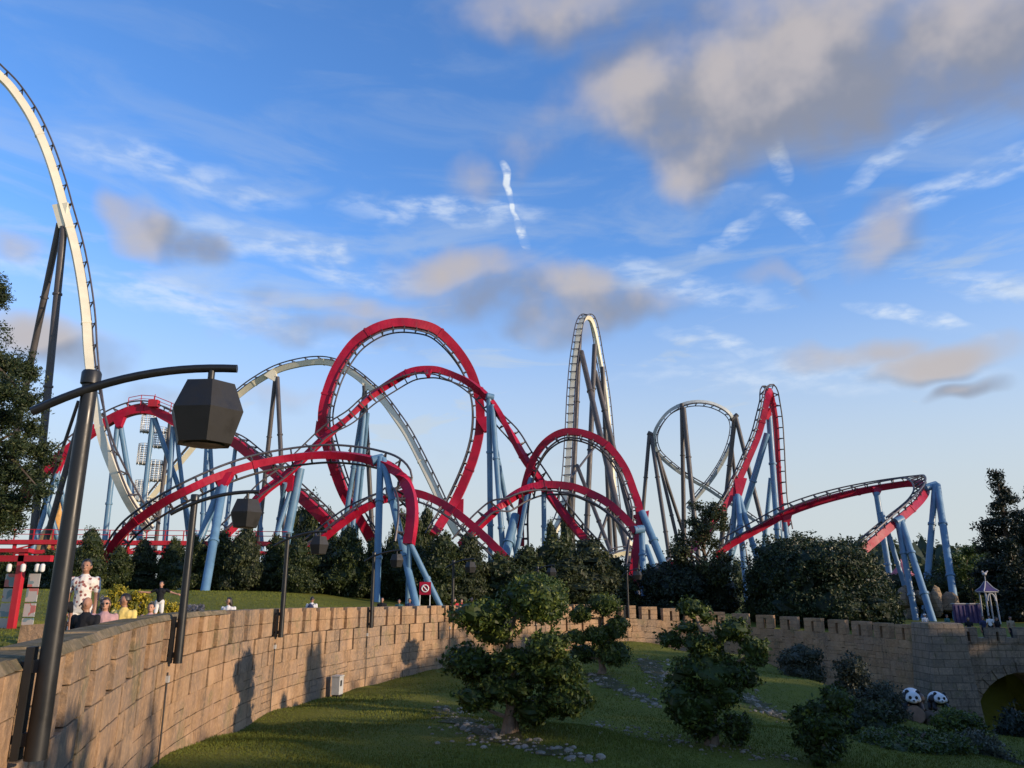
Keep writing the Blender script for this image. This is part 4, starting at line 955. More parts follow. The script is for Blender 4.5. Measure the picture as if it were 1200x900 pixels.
for i, (px, top, w, Y, v) in enumerate([(585,650,70,66,0),(618,640,70,68,1),(650,630,80,70,0),(690,634,86,72,3),(720,655,60,74,3),(665,655,90,68,3),(608,668,60,64,1)]):
    hedge_tree(px, top, w, Y, v, 'broad olive-green tree clipped round behind the crossing of the red loops', 'broad trees behind the loops', name='round_tree')
for px, top, w, Y in [(365,582,50,105),(385,600,44,100),(500,596,36,120),(488,606,30,118),(350,598,36,110),(470,600,34,118),(645,612,30,120),(662,606,26,125)]:
    hedge_tree(px, top, w, Y, 2, 'tall dark tree rising behind the hedge among the coaster supports', 'tall trees among the supports', 0.3, 'tall_tree')
plant('laurel_bush', 632, 690, 46, 36, 20, 'sunlit fresh green laurel bush above the wall', 'bush', L_LIGHT, .10, 1.1, ground=.0, tmu=.45)
plant('oleander_bush', 968, 672, 66, 76, 50, 'large dark oleander bush dotted with pale flower heads behind the battlements', 'bush', L_OLEAN, .13, 1.2, n=16, ground=-1.2, tmu=.34, amp=.22)
def flower_heads(root, n, r0, r1, z0, z1, seed):
    r = np.random.default_rng(seed); d = unit(r.normal(size=(n, 3))); d[:, 1] = -np.abs(d[:, 1]); c = np.stack([d[:, 0]*r0, d[:, 1]*r1, z0+(d[:, 2]*.5+.5)*(z1-z0)], 1)*r.uniform(.86, 1.02, (n, 1))
    P = np.repeat(c, 9, 0)+r.normal(size=(n*9, 3))*.11; v, f = leaf_arrays(P, np.tile([0, -1, .4], (n*9, 1)), .09, .6); me = np_mesh('flower_heads', v, f, r.uniform(.3, 1, n*9)); me.materials.append(L_CREAMF); tag(link('flower_heads', me, root), kind='stuff')
L_CREAMF = leaf_mat('cream_flower', (.12,.12,.05), (.26,.24,.14), (.42,.38,.26), .2)
flower_heads(bpy.data.objects['oleander_bush'], 70, 5.0, 4.6, .5, 7.2, 3)
plant('oleander_bush', 905, 690, 70, 34, 32, 'dark green bush at the shaded end of the oleander', 'bush', L_HEDGE, .13, 1.1, n=8, ground=-1.0, tmu=.3)
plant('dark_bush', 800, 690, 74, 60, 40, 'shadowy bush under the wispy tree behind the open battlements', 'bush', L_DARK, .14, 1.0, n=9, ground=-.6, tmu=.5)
plant('dark_bush', 1080, 700, 88, 60, 30, 'dark bush between the last blue supports', 'bush', L_HEDGE, .14, 1.0, n=8, ground=-1.3, tmu=.3)
# loose tree in front of the grey loop
def loose_tree(name, px, base_py, top_py, Y, w, label, mat, ground, seed, nb=22, leaf=.13, dens=.55, cat='tree', group=None, trunk=DBARK, lowest=.25):
    p = at(px, top_py, Y); g = ground; h = p.z-g; W2 = pxm(w, Y)/2; r = random.Random(seed)
    root = empty(name, (p.x, Y, g), label, cat, group); m = MB(); bl = []
    m.tube([(0, 0, -.3), (.1, 0, h*.3), (-.05, .1, h*.6), (0, 0, h*.93)], [h*.03, h*.024, h*.015, h*.005], 9)
    for k in range(nb):
        z = h*(lowest+(1-lowest)*(k+.5)/nb*.95); f = W2*(math.sin(math.pi*min(1, (z/h-lowest*.6)/(1-lowest*.6)))**.6)*r.uniform(.35, .85); a = r.uniform(0, 6.28)
        c = Vector((f*math.cos(a), f*math.sin(a), z)); m.tube([(0, 0, max(.3, z-h*.12)), c*.6+Vector((0, 0, z*.4-h*.02)), c], [h*.009, h*.006, h*.003], 5)
        s = W2*r.uniform(.2, .36); bl.append((tuple(c), (s, s, s*.75)))
    m.build('trunk', trunk, root, smooth=True)
    link('crown', crown_mesh('crown', bl, leaf, dens, mat, seed=seed, shell=.2, amp=.3, tone_mu=.4, core=0), root)
    return root
loose_tree('loose_tree', 822, 705, 588, 72, 88, 'wispy dark tree with open branches in front of the grey track loop', L_OLIVE, -.6, 4, 30, .14, .8)
loose_tree('loose_tree', 1130, 700, 640, 96, 70, 'yellowish bushy tree beyond the purple kiosk', L_LIGHT, -1.3, 8, 18, .18, .9)
# conifers at the right edge
def conifer(name, px, top_py, Y, w, label, mat, ground, seed, leaf=.2, tiers=15, droop=.5, dens=.9, lowest=.06, group=None):
    p = at(px, top_py, Y); g = ground; h = p.z-g; W2 = pxm(w, Y)/2; r = random.Random(seed)
    root = empty(name, (p.x, Y, g), label, 'tree', group); m = MB(); bl = []
    m.tube([(0, 0, -.3), (0, 0, h*.5), (0, 0, h*.97)], [h*.028, h*.018, h*.004], 9)
    for t in range(tiers):
        f = (t+.5)/tiers; z = h*(lowest+(.97-lowest)*f); rad = W2*(1-f)**.75*r.uniform(.8, 1.1)+.05*W2
        for k in range(max(3, int(6*(1-f)+2))):
            a = r.uniform(0, 6.28); L = rad*r.uniform(.55, 1.0); c = Vector((L*.62*math.cos(a), L*.62*math.sin(a), z-L*.18))
            m.tube([(0, 0, z), c], [h*.006, h*.002], 4)
            bl.append((tuple(c), (L*.42+.1, L*.42+.1, h/tiers*.42+.05)))
    m.build('trunk', DBARK, root)
    link('crown', crown_mesh('crown', bl, leaf, dens, mat, seed=seed, shell=.15, amp=.3, tone_mu=.4, core=.3, aspect=.35, droop=droop), root)
    return root
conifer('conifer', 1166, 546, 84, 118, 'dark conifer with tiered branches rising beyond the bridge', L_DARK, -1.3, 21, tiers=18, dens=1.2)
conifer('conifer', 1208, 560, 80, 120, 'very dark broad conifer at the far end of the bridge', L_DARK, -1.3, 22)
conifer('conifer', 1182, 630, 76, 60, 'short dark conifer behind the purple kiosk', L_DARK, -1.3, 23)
# big cypress close on the left
def cypress():
    Y = 21; b = at(-22, 700, Y); g = ground_out(b.x, b.y); root = empty('cypress_tree', (b.x, b.y, g), 'large cypress with drooping sprays and a brown trunk by the red lantern gate', 'tree'); O = Vector((b.x, b.y, g)); r = random.Random(2)
    m = MB(); pts = [Vector((0, 0, -.2)), at(-14, 620, Y)-O, at(-8, 520, Y)-O, at(-14, 420, Y)-O, at(-20, 330, Y)-O, at(-22, 255, Y)-O]
    m.tube(pts, [.24, .2, .17, .13, .09, .03], 10); bl = []
    spots = [(15,428,30,18),(34,436,18,14),(2,455,34,20),(32,470,22,18),(8,490,32,20),(38,502,17,16),(48,528,20,13),(20,522,30,18),(58,538,10,8),(6,552,34,18),(34,556,24,15),(48,575,16,10),(14,585,30,16),(-6,610,28,14),(14,606,18,12),(-4,340,16,26),(4,348,9,14),(-18,380,26,22),(-30,440,40,40),(-40,520,44,44),(-34,590,40,40),(-28,310,18,28),(-8,424,28,24),(-24,272,12,20),(-44,380,30,34)]
    for i, (px, py, rx, ry) in enumerate(spots):
        c = at(px, py, Y+r.uniform(-.7, .7))-O; RX, RZ = pxm(rx, Y), pxm(ry, Y)
        bl.append((tuple(c), (RX, RX*.9, RZ)))
        k = min(range(len(pts)), key=lambda q: abs(pts[q].z-c.z-.2)); m.tube([pts[k], pts[k].lerp(c, .5)+Vector((0, 0, .08)), c], [.05, .035, .015], 5)
    m.build('trunk', DBARK, root, smooth=True)
    link('crown', crown_mesh('crown', bl, .048, 1.15, L_CON, seed=3, shell=.25, amp=.42, tone_mu=.42, tone_sd=.25, core=.35, aspect=.35, droop=.5), root)
cypress()
# far wood closing the horizon
def far_wood():
    r = random.Random(9); bl = []
    for x in np.arange(-260, 330, 4.2):
        Y = r.uniform(165, 250); px = 600+x*931/Y
        top = np.interp(px, [-200, 300, 700, 880, 960, 1040, 1110, 1300], [4.5, 4, 5, 9, 13.5, 13, 11, 13])*Y/200*r.uniform(.85, 1.12)
        bl.append(((x, Y, top*.5), (r.uniform(3.5, 5.5), r.uniform(3.5, 5), top*.55)))
    me = crown_mesh('distant_wood', bl, .42, 1.0, L_FAR, seed=8, amp=.25, tone_mu=.42, core=.85)
    tag(link('distant_wood', me), 'far green wood closing the horizon behind the coasters', 'wood', kind='stuff')
far_wood()
# trees out of the frame that shade the sunken lawn in the evening
_sc = crown_mesh('crown', [((random.uniform(-.24, .24), random.uniform(-.24, .24), .12+.8*k/15), (random.uniform(.16, .3),)*2+(.13,)) for k in range(16)], .032, .8, L_HEDGE, seed=5, shell=.3, amp=.3, core=.5)
for i, (x, y, h, w) in enumerate([(15.5,2.0,8.5,6.4),(17.2,19.8,9.5,2.8),(24,-2,9.6,9),(31,4,9.3,10),(38,9,11.0,11),(28,-9,10,9),(37,-4,13,11),(46,14,14.0,12),(53,20,15.8,12),(60,27,16.5,13),(46,2,14,13),(56,8,15,13),(67,33,16,13),(19,-11,9,8),(25,-19,10,9),(33,-24,11.5,10),(36,-16,12.5,11),(70,42,13,12),(74,38,15,13),(78,46,15,13),(84,54,15,13)]):
    g = GI(x, y)-.05; root = empty('shade_tree', (x, y, g), 'leafy park tree standing past the sunken lawn behind the viewer', 'tree', 'park trees shading the sunken lawn', rz=i*1.3)
    o = link('crown', _sc, root); o.scale = (w, w, h); t = link('trunk', TRK, root); t.scale = (w*.9, w*.9, h)

# grass blades
def blades(name, X, Y, Z, h, label):
    n = len(X); a = RNG.uniform(0, 6.283, n); w = RNG.uniform(.008, .016, n)*np.maximum(1, Y/18); hh = h*RNG.uniform(.5, 1.3, n); lx = RNG.normal(0, .35, n)*hh; ly = RNG.normal(0, .35, n)*hh
    p0 = np.stack([X-np.cos(a)*w, Y-np.sin(a)*w, Z-.02], 1); p1 = np.stack([X+np.cos(a)*w, Y+np.sin(a)*w, Z-.02], 1); p2 = np.stack([X+lx, Y+ly, Z+hh], 1)
    me = np_mesh(name, np.stack([p0, p1, p2], 1).reshape(-1, 3), np.arange(3*n).reshape(n, 3), RNG.uniform(0, 1, n)); me.materials.append(BLADE)
    tag(link(name, me), label, 'grass', kind='stuff')
def in_garden(X, Y):
    ok = np.ones(len(X), bool)
    for k in range(0, 700, 5): pass
    i = np.argmin((X[:, None]-WP[None, ::5, 0])**2+(Y[:, None]-WP[None, ::5, 1])**2, 1)*5
    return ((X-WP[i, 0])*WN[i, 0]+(Y-WP[i, 1])*WN[i, 1]) > .05
n = 260000; yy = 12/(1-RNG.uniform(0, 1, n)*.78); xx = yy*RNG.uniform(-.5, .7, n)
ok = in_garden(xx, yy) & (yy < 55); xx, yy = xx[ok], yy[ok]
blades('lawn_blades', xx, yy, ground_in(xx, yy), .05+.03*np.sin(xx*.8)*np.sin(yy*.7), 'short mown grass covering the sunken lawn')
n = 60000; ss_ = RNG.uniform(s_near(-4, 8), s_near(0, 48), n); tt = 1.5+26*RNG.uniform(0, 1, n)**1.6
bx = np.interp(ss_, WS, WP[:, 0])-np.interp(ss_, WS, WN[:, 0])*tt; by = np.interp(ss_, WS, WP[:, 1])-np.interp(ss_, WS, WN[:, 1])*tt
blades('upper_lawn_blades', bx, by, lawn_profile(ss_, tt, bx), np.full(n, .05), 'short grass on the raised lawn behind the wall')

# white stones in the rockery bands
def rock_mesh(seed):
    r = random.Random(seed); bm = bmesh.new(); bmesh.ops.create_icosphere(bm, subdivisions=2, radius=1)
    ws = [Vector((r.gauss(0, 1), r.gauss(0, 1), r.gauss(0, 1))).normalized() for _ in range(7)]; cut = [r.uniform(.5, .85) for _ in ws]
    for v in bm.verts:
        for w_, c in zip(ws, cut):
            d = v.co.dot(w_)
            if d > c: v.co -= w_*(d-c)
        v.co *= r.uniform(.94, 1.05)
    me = bpy.data.meshes.new('stone'); bm.to_mesh(me); bm.free(); me.materials.append(ROCK); return me
RM = [rock_mesh(i) for i in range(6)]
def from_px(px, py):
    """where the ray through a pixel meets the garden"""
    lo, hi = 8.0, 58.0
    for Y in np.arange(9, 58, .25):
        p = at(px, py, Y)
        if p.z <= GI(p.x, p.y): return p
    return None
SOIL = paint('bare_soil', (.085, .075, .035), .95, 0, .35, .4, 3, .1)
def soil_bed(spots, half):
    pts = [from_px(*q) for q in spots]; pts = [p for p in pts if p is not None]; V = []; r = random.Random(8)
    C, L = catmull([(p.x, p.y, 0) for p in pts], 26); T = unit(np.gradient(C[:, :2], axis=0)); N = np.stack([-T[:, 1], T[:, 0]], 1); K = 9
    for i in range(26):
        e = half*math.sin(math.pi*(i+.5)/26)**.5*r.uniform(.25, 1.0)
        for k in range(K): q = C[i, :2]+N[i]*e*(2*k/(K-1)-1); V.append((q[0], q[1], GI(q[0], q[1])+.02))
    mb = MB(); mb.add(V, [(i*K+k, i*K+k+1, (i+1)*K+k+1, (i+1)*K+k) for i in range(25) for k in range(K-1)]); tag(mb.build('soil_bed', SOIL, smooth=True), kind='structure')
soil_bed([(515,828),(540,845),(575,860),(610,874),(690,890)], .75); soil_bed([(690,790),(720,805),(745,815),(770,828)], .8); soil_bed([(752,772),(768,790),(782,806)], 1.0); soil_bed([(855,806),(885,825),(920,845)], .8)
def gravel(spots_list, n):
    r = random.Random(17); V = []; Fc = []; b = 0; src = [(np.array([v.co for v in m.vertices]), [tuple(p.vertices) for p in m.polygons]) for m in RM]
    for k in range(n):
        spots, spread = spots_list[k % len(spots_list)]; f = r.uniform(0, len(spots)-1.001); i = int(f); f -= i; a, c = spots[i], spots[i+1]
        p = from_px(a[0]+(c[0]-a[0])*f+r.gauss(0, spread), a[1]+(c[1]-a[1])*f+r.gauss(0, spread*.4))
        if p is None: continue
        v, fs = src[k % 6]; s_ = r.uniform(.015, .045); ca, sa = math.cos(k), math.sin(k)
        q = v*np.array([s_*1.3, s_, s_*.7]); q = np.stack([q[:, 0]*ca-q[:, 1]*sa, q[:, 0]*sa+q[:, 1]*ca, q[:, 2]], 1)+np.array([p.x, p.y, GI(p.x, p.y)+.02])
        V.append(q); Fc += [tuple(j+b for j in t) for t in fs]; b += len(v)
    me = bpy.data.meshes.new('gravel'); me.from_pydata(np.vstack(V).tolist(), [], Fc); me.materials.append(ROCK); tag(link('gravel', me), 'loose gravel strewn over the bare beds of the sunken lawn', 'gravel', kind='stuff')
def rocks(spots, n, spread, size, label, group, seed):
    r = random.Random(seed)
    for k in range(n):
        f = r.uniform(0, len(spots)-1); i = int(f); f -= i; a, b = spots[i], spots[min(i+1, len(spots)-1)]
        p = from_px(a[0]+(b[0]-a[0])*f+r.gauss(0, spread), a[1]+(b[1]-a[1])*f+r.gauss(0, spread*.35))
        if p is None: continue
        s = size*r.uniform(.4, 1.3); o = link('rock', RM[k % 6]); o.location = (p.x, p.y, GI(p.x, p.y)+s*r.uniform(-.12, .1)); o.scale = (s*r.uniform(.8, 1.5), s*r.uniform(.8, 1.2), s*r.uniform(.55, .85)); o.rotation_euler = (r.uniform(-.3, .3), r.uniform(-.3, .3), r.uniform(0, 6.28))
        tag(o, label, 'rock', group)
gravel([([(515,828),(540,845),(570,858),(600,872),(640,882),(690,890)], 10), ([(690,790),(720,805),(770,828)], 8), ([(752,772),(768,790),(782,806)], 9), ([(855,806),(885,825),(920,845)], 8), ([(700,850),(790,868),(930,893)], 10)], 600)
rocks([(515,828),(540,845),(570,858),(600,872),(640,882),(690,890)], 70, 9, .10, 'pale stone in the rubble around the base of the wide pruned tree', 'stones around the wide pruned tree', 1)
rocks([(510,850),(545,868),(580,880)], 26, 10, .075, 'pale stone in the rubble around the base of the wide pruned tree', 'stones around the wide pruned tree', 6)
rocks([(690,790),(720,805),(745,815),(770,828)], 26, 7, .11, 'pale stone below the small pruned tree', 'stones below the small pruned tree', 2)
rocks([(758,790),(775,805),(790,780),(770,770)], 26, 9, .12, 'pale stone on the bare slope beside the small pruned tree', 'stones on the bare slope', 3)
rocks([(860,810),(885,825),(915,842)], 46, 8, .10, 'pale stone in the rubble bank beside the dense dark tree', 'stones beside the dense dark tree', 4)
rocks([(695,850),(740,858),(790,868),(830,880),(880,885),(930,893)], 30, 7, .07, 'small pale stone in a line across the mown lawn', 'stones across the lawn', 5)

# flower beds on the upper lawn
for px, py, rx, ry, Y in [(138,694,10,9,20.5),(163,700,14,8,21),(196,712,20,6,22)]:
    c = at(px, py, Y); plant('flowering_bush', px, py, Y, rx, ry, 'yellow flowering bush on the bank behind the strolling visitors', 'bush', L_YEL, .035, 1.1, n=5, group='yellow bushes on the bank', ground=ground_out(c.x, c.y), tmu=.55, amp=.25)
def lavender():
    n = 9000; X = []; 
    pts = []
    for k in range(n):
        px = random.uniform(120, 240); f = (px-120)/120; py = 688+f*16+random.uniform(-4, 10)*(1-.3*f); Y = 34-f*4
        p = at(px, py, Y+random.uniform(-2, 2)); pts.append((p.x, p.y, ground_out(p.x, p.y)+random.uniform(0, .55)))
    P = np.array(pts); v, f = leaf_arrays(P, np.tile([0, -.5, .6], (n, 1)), .07, .3)
    me = np_mesh('lavender_bed', v, f, RNG.uniform(0, 1, n)); me.materials.append(L_LAV); tag(link('lavender_bed', me), 'grey-mauve lavender bed on the upper lawn', 'lavender', kind='stuff')
lavender()

# ------------------------------------------------------------------ people
def capsule_union(caps, balls, voxel, smooth=2):
    """tapered limbs and ellipsoids fused into one continuous skin; returns mesh + list of zones per face"""
    mb = MB(); segs = []
    for a, b, ra, rb, zone in caps:
        a, b = Vector(a), Vector(b); mb.tube([a, b], [ra, rb], 10); mb.ball(a, ra, 10, 6); mb.ball(b, rb, 10, 6); segs.append((np.array(a), np.array(b), (ra+rb)/2, zone))
    for c, r, zone in balls:
        mb.ball(c, r, 14, 10); segs.append((np.array(c), np.array(c), min(r) if not isinstance(r, (int, float)) else r, zone))
    o = mb.build('tmp', SKIN); m = o.modifiers.new('r', 'REMESH'); m.mode = 'VOXEL'; m.voxel_size = voxel
    s = o.modifiers.new('s', 'SMOOTH'); s.iterations = smooth; s.factor = .5
    dg = bpy.context.evaluated_depsgraph_get(); me = bpy.data.meshes.new_from_object(o.evaluated_get(dg)); bpy.data.objects.remove(o)
    nf = len(me.polygons); c = np.empty(nf*3, np.float32); me.polygons.foreach_get('center', c); c = c.reshape(-1, 3)
    best = np.full(nf, 1e9); zone = np.zeros(nf, np.int32)
    for a, b, rr, z in segs:
        d = b-a; L = max((d@d), 1e-9); t = np.clip(((c-a)@d)/L, 0, 1); q = np.linalg.norm(c-(a+t[:, None]*d), axis=1)-rr
        k = q < best; best[k] = q[k]; zone[k] = z
    me.polygons.foreach_set('use_smooth', np.ones(nf, bool))
    return me, zone, c
def body(armL, armR, stride=.08, shorts=True, sleeves=False, headturn=0):
    """1.70 m figure facing -Y; arms as (elbow, wrist) relative to the shoulder"""
    SK, SH, TR, SO = 0, 1, 2, 3; caps = []; balls = []
    caps += [((0,0,.98),(0,-.01,1.22),.135,.125,SH), ((-.10,-.01,1.33),(.10,-.01,1.33),.105,.105,SH), ((0,-.01,1.22),(0,-.01,1.36),.14,.12,SH), ((-.07,0,.93),(.07,0,.93),.115,.115,TR), ((0,0,1.36),(0,-.015,1.50),.058,.052,SK)]
    for sx, (el, wr) in ((-1, armL), (1, armR)):
        s = Vector((sx*.185, 0, 1.385)); e = s+Vector(el); w = e+Vector(wr); mid = s.lerp(e, .62); d = (w-e).normalized()
        caps += [(s, mid, .056, .055, SH), (mid, e, .045, .04, SH if sleeves else SK), (e, w, .04, .028, SH if sleeves else SK)]
        pal = w+d*.05; caps.append((w+d*.01, w+d*.085, .028, .03, SK))
        side = d.cross(Vector((0, -1, 0))); side = side.normalized() if side.length > .2 else Vector((1, 0, 0)); nrm = d.cross(side)
        for k, (o, l) in enumerate(((-.026, .075), (-.009, .085), (.009, .08), (.026, .062))):
            b0 = w+d*.10+side*o; b1 = b0+d*l*.55+nrm*.012; caps += [(b0, b1, .0095, .009, SK), (b1, b1+d*l*.4+nrm*.025, .009, .008, SK)]
        t0 = w+d*.035+side*(-.03); t1 = t0+d*.035-side*.03; caps += [(t0, t1, .011, .010, SK), (t1, t1+d*.03, .010, .009, SK)]
    for sx in (-1, 1):
        hip = Vector((sx*.085, 0, .9)); kn = Vector((sx*.095, sx*stride*.6-.02, .49)); an = Vector((sx*.095, sx*stride*1.1+.02, .08)); mid = hip.lerp(kn, .8)
        caps += [(hip, mid, .092, .075, TR), (mid, kn, .062, .055, SK if shorts else TR), (kn, kn.lerp(an, .35), .056, .058, SK if shorts else TR), (kn.lerp(an, .35), an, .056, .038, SK if shorts else TR), (an, an+Vector((0, -.03, -.04)), .042, .04, SO), (an+Vector((0, .03, -.045)), an+Vector((sx*.015, -.15, -.05)), .038, .034, SO)]
    rot = Matrix.Rotation(headturn, 3, 'Z'); hc = Vector((0, -.02, 1.595))
    def H(x, y, z): return hc + rot @ Vector((x, y, z))
    balls += [(H(0, 0, .01), (.074, .092, .105), SK), (H(0, -.025, -.05), (.055, .06, .055), SK), (H(-.077, .01, -.005), (.014, .024, .032), SK), (H(.077, .01, -.005), (.014, .024, .032), SK)]
    caps += [(H(0, -.088, .012), H(0, -.108, -.022), .010, .016, SK), (H(-.02, -.078, -.058), H(.02, -.078, -.058), .010, .010, SK)]
    me, zone, c = capsule_union(caps, balls, .0105)
    me.materials.clear()
    for m_ in (SKIN, WHITEC, BLACKC, BLACKP): me.materials.append(m_)
    me.polygons.foreach_set('material_index', zone)
    me['hc'] = list(hc); me['turn'] = headturn
    return me
def hair_mesh(kind):
    mb = MB(); vs = []; nu, nv = 18, 12; r = random.Random(4)
    for j in range(nv+1):
        t = math.pi*j/nv
        for i in range(nu):
            a = 2*math.pi*i/nu; d = Vector((math.sin(t)*math.cos(a), math.sin(t)*math.sin(a), math.cos(t)))
            front = -d.y; k = 1.0
            rad = Vector((.084, .104, .118))
            p = Vector((d.x*rad.x, d.y*rad.y+.006, d.z*rad.z+.012))
            if front > .35 and d.z < .55: p = p*.80                     # open over the face
            if d.z < -.25: p = p*(.8 if kind == 'short' else 1.0)
            if kind == 'long' and d.y > .0 and d.z < .1: p.z -= .16*d.y*(1-d.z*.3); p.x *= 1.05; p.y += .015
            p *= 1+r.uniform(-.018, .018); vs.append(p)
    fs = [(j*nu+i, (j+1)*nu+i, (j+1)*nu+(i+1) % nu, j*nu+(i+1) % nu) for j in range(nv) for i in range(nu)]
    mb.add(vs, fs); o = mb.build('hair', HAIRD, smooth=True); me = o.data; bpy.data.objects.remove(o); return me
HAIR = {'short': hair_mesh('short'), 'long': hair_mesh('long')}
HANG = ((.03, 0, -.27), (0, -.05, -.24)); HANGL = ((-.03, 0, -.27), (0, -.05, -.24))
BODIES = {'stand': body(HANGL, HANG, .06), 'walk': body(((-.04,.08,-.26),(0,-.08,-.23)), ((.04,-.08,-.26),(0,-.12,-.21)), .2, headturn=R(-70)),
          'spread': body(((-.24,-.02,-.10),(-.22,-.05,.02)), ((.24,-.02,-.10),(.22,-.03,-.06)), .1), 'trousers': body(HANGL, HANG, .12, shorts=False)}
eye_m = MB(); eye_m.ball((0, -.083, .018), .011, 8, 6); _e = eye_m.build('eye', BLACKP); EYES = _e.data; bpy.data.objects.remove(_e)
sg = MB(); sg.ball((-.032, -.088, .018), (.026, .012, .02), 10, 6); sg.ball((.032, -.088, .018), (.026, .012, .02), 10, 6); sg.tube([(-.07, -.05, .02), (.07, -.05, .02)], .006, 5); _s = sg.build('sunglasses', BLACKP); SHADES = _s.data; bpy.data.objects.remove(_s)
def person(pose, px, top, Y, ground, face, label, skin, shirt, legs, hair=None, hairmat=HAIRD, shades=False, cap=None, backpack=False, h=None):
    p = at(px, top, Y); g = ground if ground is not None else ground_out(p.x, p.y); hh = h or (p.z-g); sc = hh/1.72
    if h: g = p.z-h
    root = empty('person', (p.x, p.y, g), label, 'person', rz=R(face)); root.scale = (sc,)*3
    o = link('body', BODIES[pose], root)
    for i, m_ in enumerate((skin, shirt, legs, BLACKP)): o.material_slots[i].link = 'OBJECT'; o.material_slots[i].material = m_
    hc = Vector(BODIES[pose]['hc']); turn = BODIES[pose]['turn']
    def put(name, me, mat=None):
        q = link(name, me, root); q.location = hc; q.rotation_euler = (0, 0, turn)
        if mat: q.material_slots[0].link = 'OBJECT'; q.material_slots[0].material = mat
        return q
    for sx in (-.03, .03): put('eye', EYES).location = hc + Matrix.Rotation(turn, 3, 'Z') @ Vector((sx, 0, 0))
    if shades: put('sunglasses', SHADES)
    if hair: put('hair', HAIR[hair], hairmat)
    if cap:
        m = MB(); m.ball((0, 0, .045), (.088, .105, .08), 14, 8); m.box((-.06, -.19, .04), (.06, -.06, .055)); c = m.build('cap', cap, root, smooth=True); c.location = hc; c.rotation_euler = (0, 0, turn)
    if backpack:
        m = MB(); m.ball((0, .19, 1.22), (.14, .09, .21), 12, 8); m.tube([(-.1, .1, 1.42), (-.11, -.12, 1.38), (-.12, -.1, 1.15)], .02, 6); m.tube([(.1, .1, 1.42), (.11, -.12, 1.38), (.12, -.1, 1.15)], .02, 6); m.build('backpack', NAVYC, root, smooth=True)
    return root
person('stand', 103, 655, 16.2, None, 15, 'man in a white floral shirt and pale shorts standing on the lawn bank', SKIN2, FLORAL, WHITEC, 'short')
person('walk', 104, 699, 12.4, None, 0, 'bald bearded man in a black shirt just behind the wall', SKIN2, BLACKC, BLACKC)
person('stand', 125, 700, 13.6, None, 20, 'woman in sunglasses and pink top beside the man in yellow', SKIN, PINKC, BLACKC, 'long', HAIRB, shades=True)
person('walk', 148, 695.5, 14.0, None, 0, 'man in a yellow polo shirt looking aside behind the wall', SKIN2, YELC, KHAKI, 'short')
person('stand', 178, 706, 16.4, None, 10, 'small person in a pale pink top peering over the wall', SKIN, PINKC, BLACKC, 'short')
boy = person('spread', 190, 681, 19.0, None, 5, 'boy in a dark patterned shirt and white shorts with both arms spread wide', SKIN, BLACKC, WHITEC, 'short', HAIRB, h=1.05)
person('walk', 269, 700, 23.5, None, 5, 'woman in a white top with long dark hair past the yellow bushes', SKIN, WHITEC, BLACKC, 'long')
person('trousers', 366, 699, 31.5, None, 180, 'person in a white shirt with a backpack seen from behind over the parapet', SKIN2, WHITEC, BLACKC, 'short', backpack=True)
person('stand', 448, 700, 38.5, None, 10, 'person in black with dark hair beside the thick blue support', SKIN, BLACKC, BLACKC, 'short')
person('stand', 468, 702, 40, None, -10, 'person in dark green seen over the parapet between the blue supports', SKIN2, TEALC, BLACKC, 'short')
person('stand', 480, 701, 41, None, 0, 'person in navy at the foot of the leaning blue support', SKIN2, NAVYC, BLACKC, 'short')
person('stand', 533, 701, 45.5, None, 0, 'person in a bright red shirt by the lamp post above the wall', SKIN, REDC, BLACKC, 'short')
person('stand', 541, 702, 46, None, 0, 'person in a red shirt next to someone in black', SKIN, REDC, NAVYC, 'long', HAIRB)
person('stand', 553, 700, 47, None, 0, 'person in a black shirt beside two people in red', SKIN, BLACKC, BLACKC, 'short')
person('trousers', 75, 690, 15.5, None, 30, 'person in black passing behind the lamp pole', SKIN2, BLACKC, BLACKC, 'short')
DK = -1.1
for px, top, Y, face, lab, shirt, legs, kw in [(1083,719,47.4,10,'person in a white sun hat at the bridge pier',WHITEC,KHAKI,dict(cap=WHITEC)),(1109,720,47.6,20,'person in a teal top leaning at the bridge parapet',TEALC,NAVYC,dict(hair='short')),
  (1134,723,48,-10,'person in black near the bridge pier',BLACKC,BLACKC,dict(hair='long')),(1151,722,48.2,0,'person in navy beside the white shirt on the bridge',NAVYC,BLACKC,dict(hair='short')),(1159,721,47.6,150,'person in a white shirt walking across the bridge',WHITEC,BLACKC,dict(hair='short')),
  (1167,723,48.4,10,'person in dark clothes just past the white shirt on the bridge',BLACKC,NAVYC,dict(hair='short')),(1183,722,48,0,'person in khaki at the open end of the bridge',KHAKI,BLACKC,dict(hair='short'))]:
    p = at(px, top, Y); person('trousers', px, top, Y, DK, face, lab, SKIN2, shirt, legs, h=1.62 if p.z-DK < 1.3 else None, **kw)

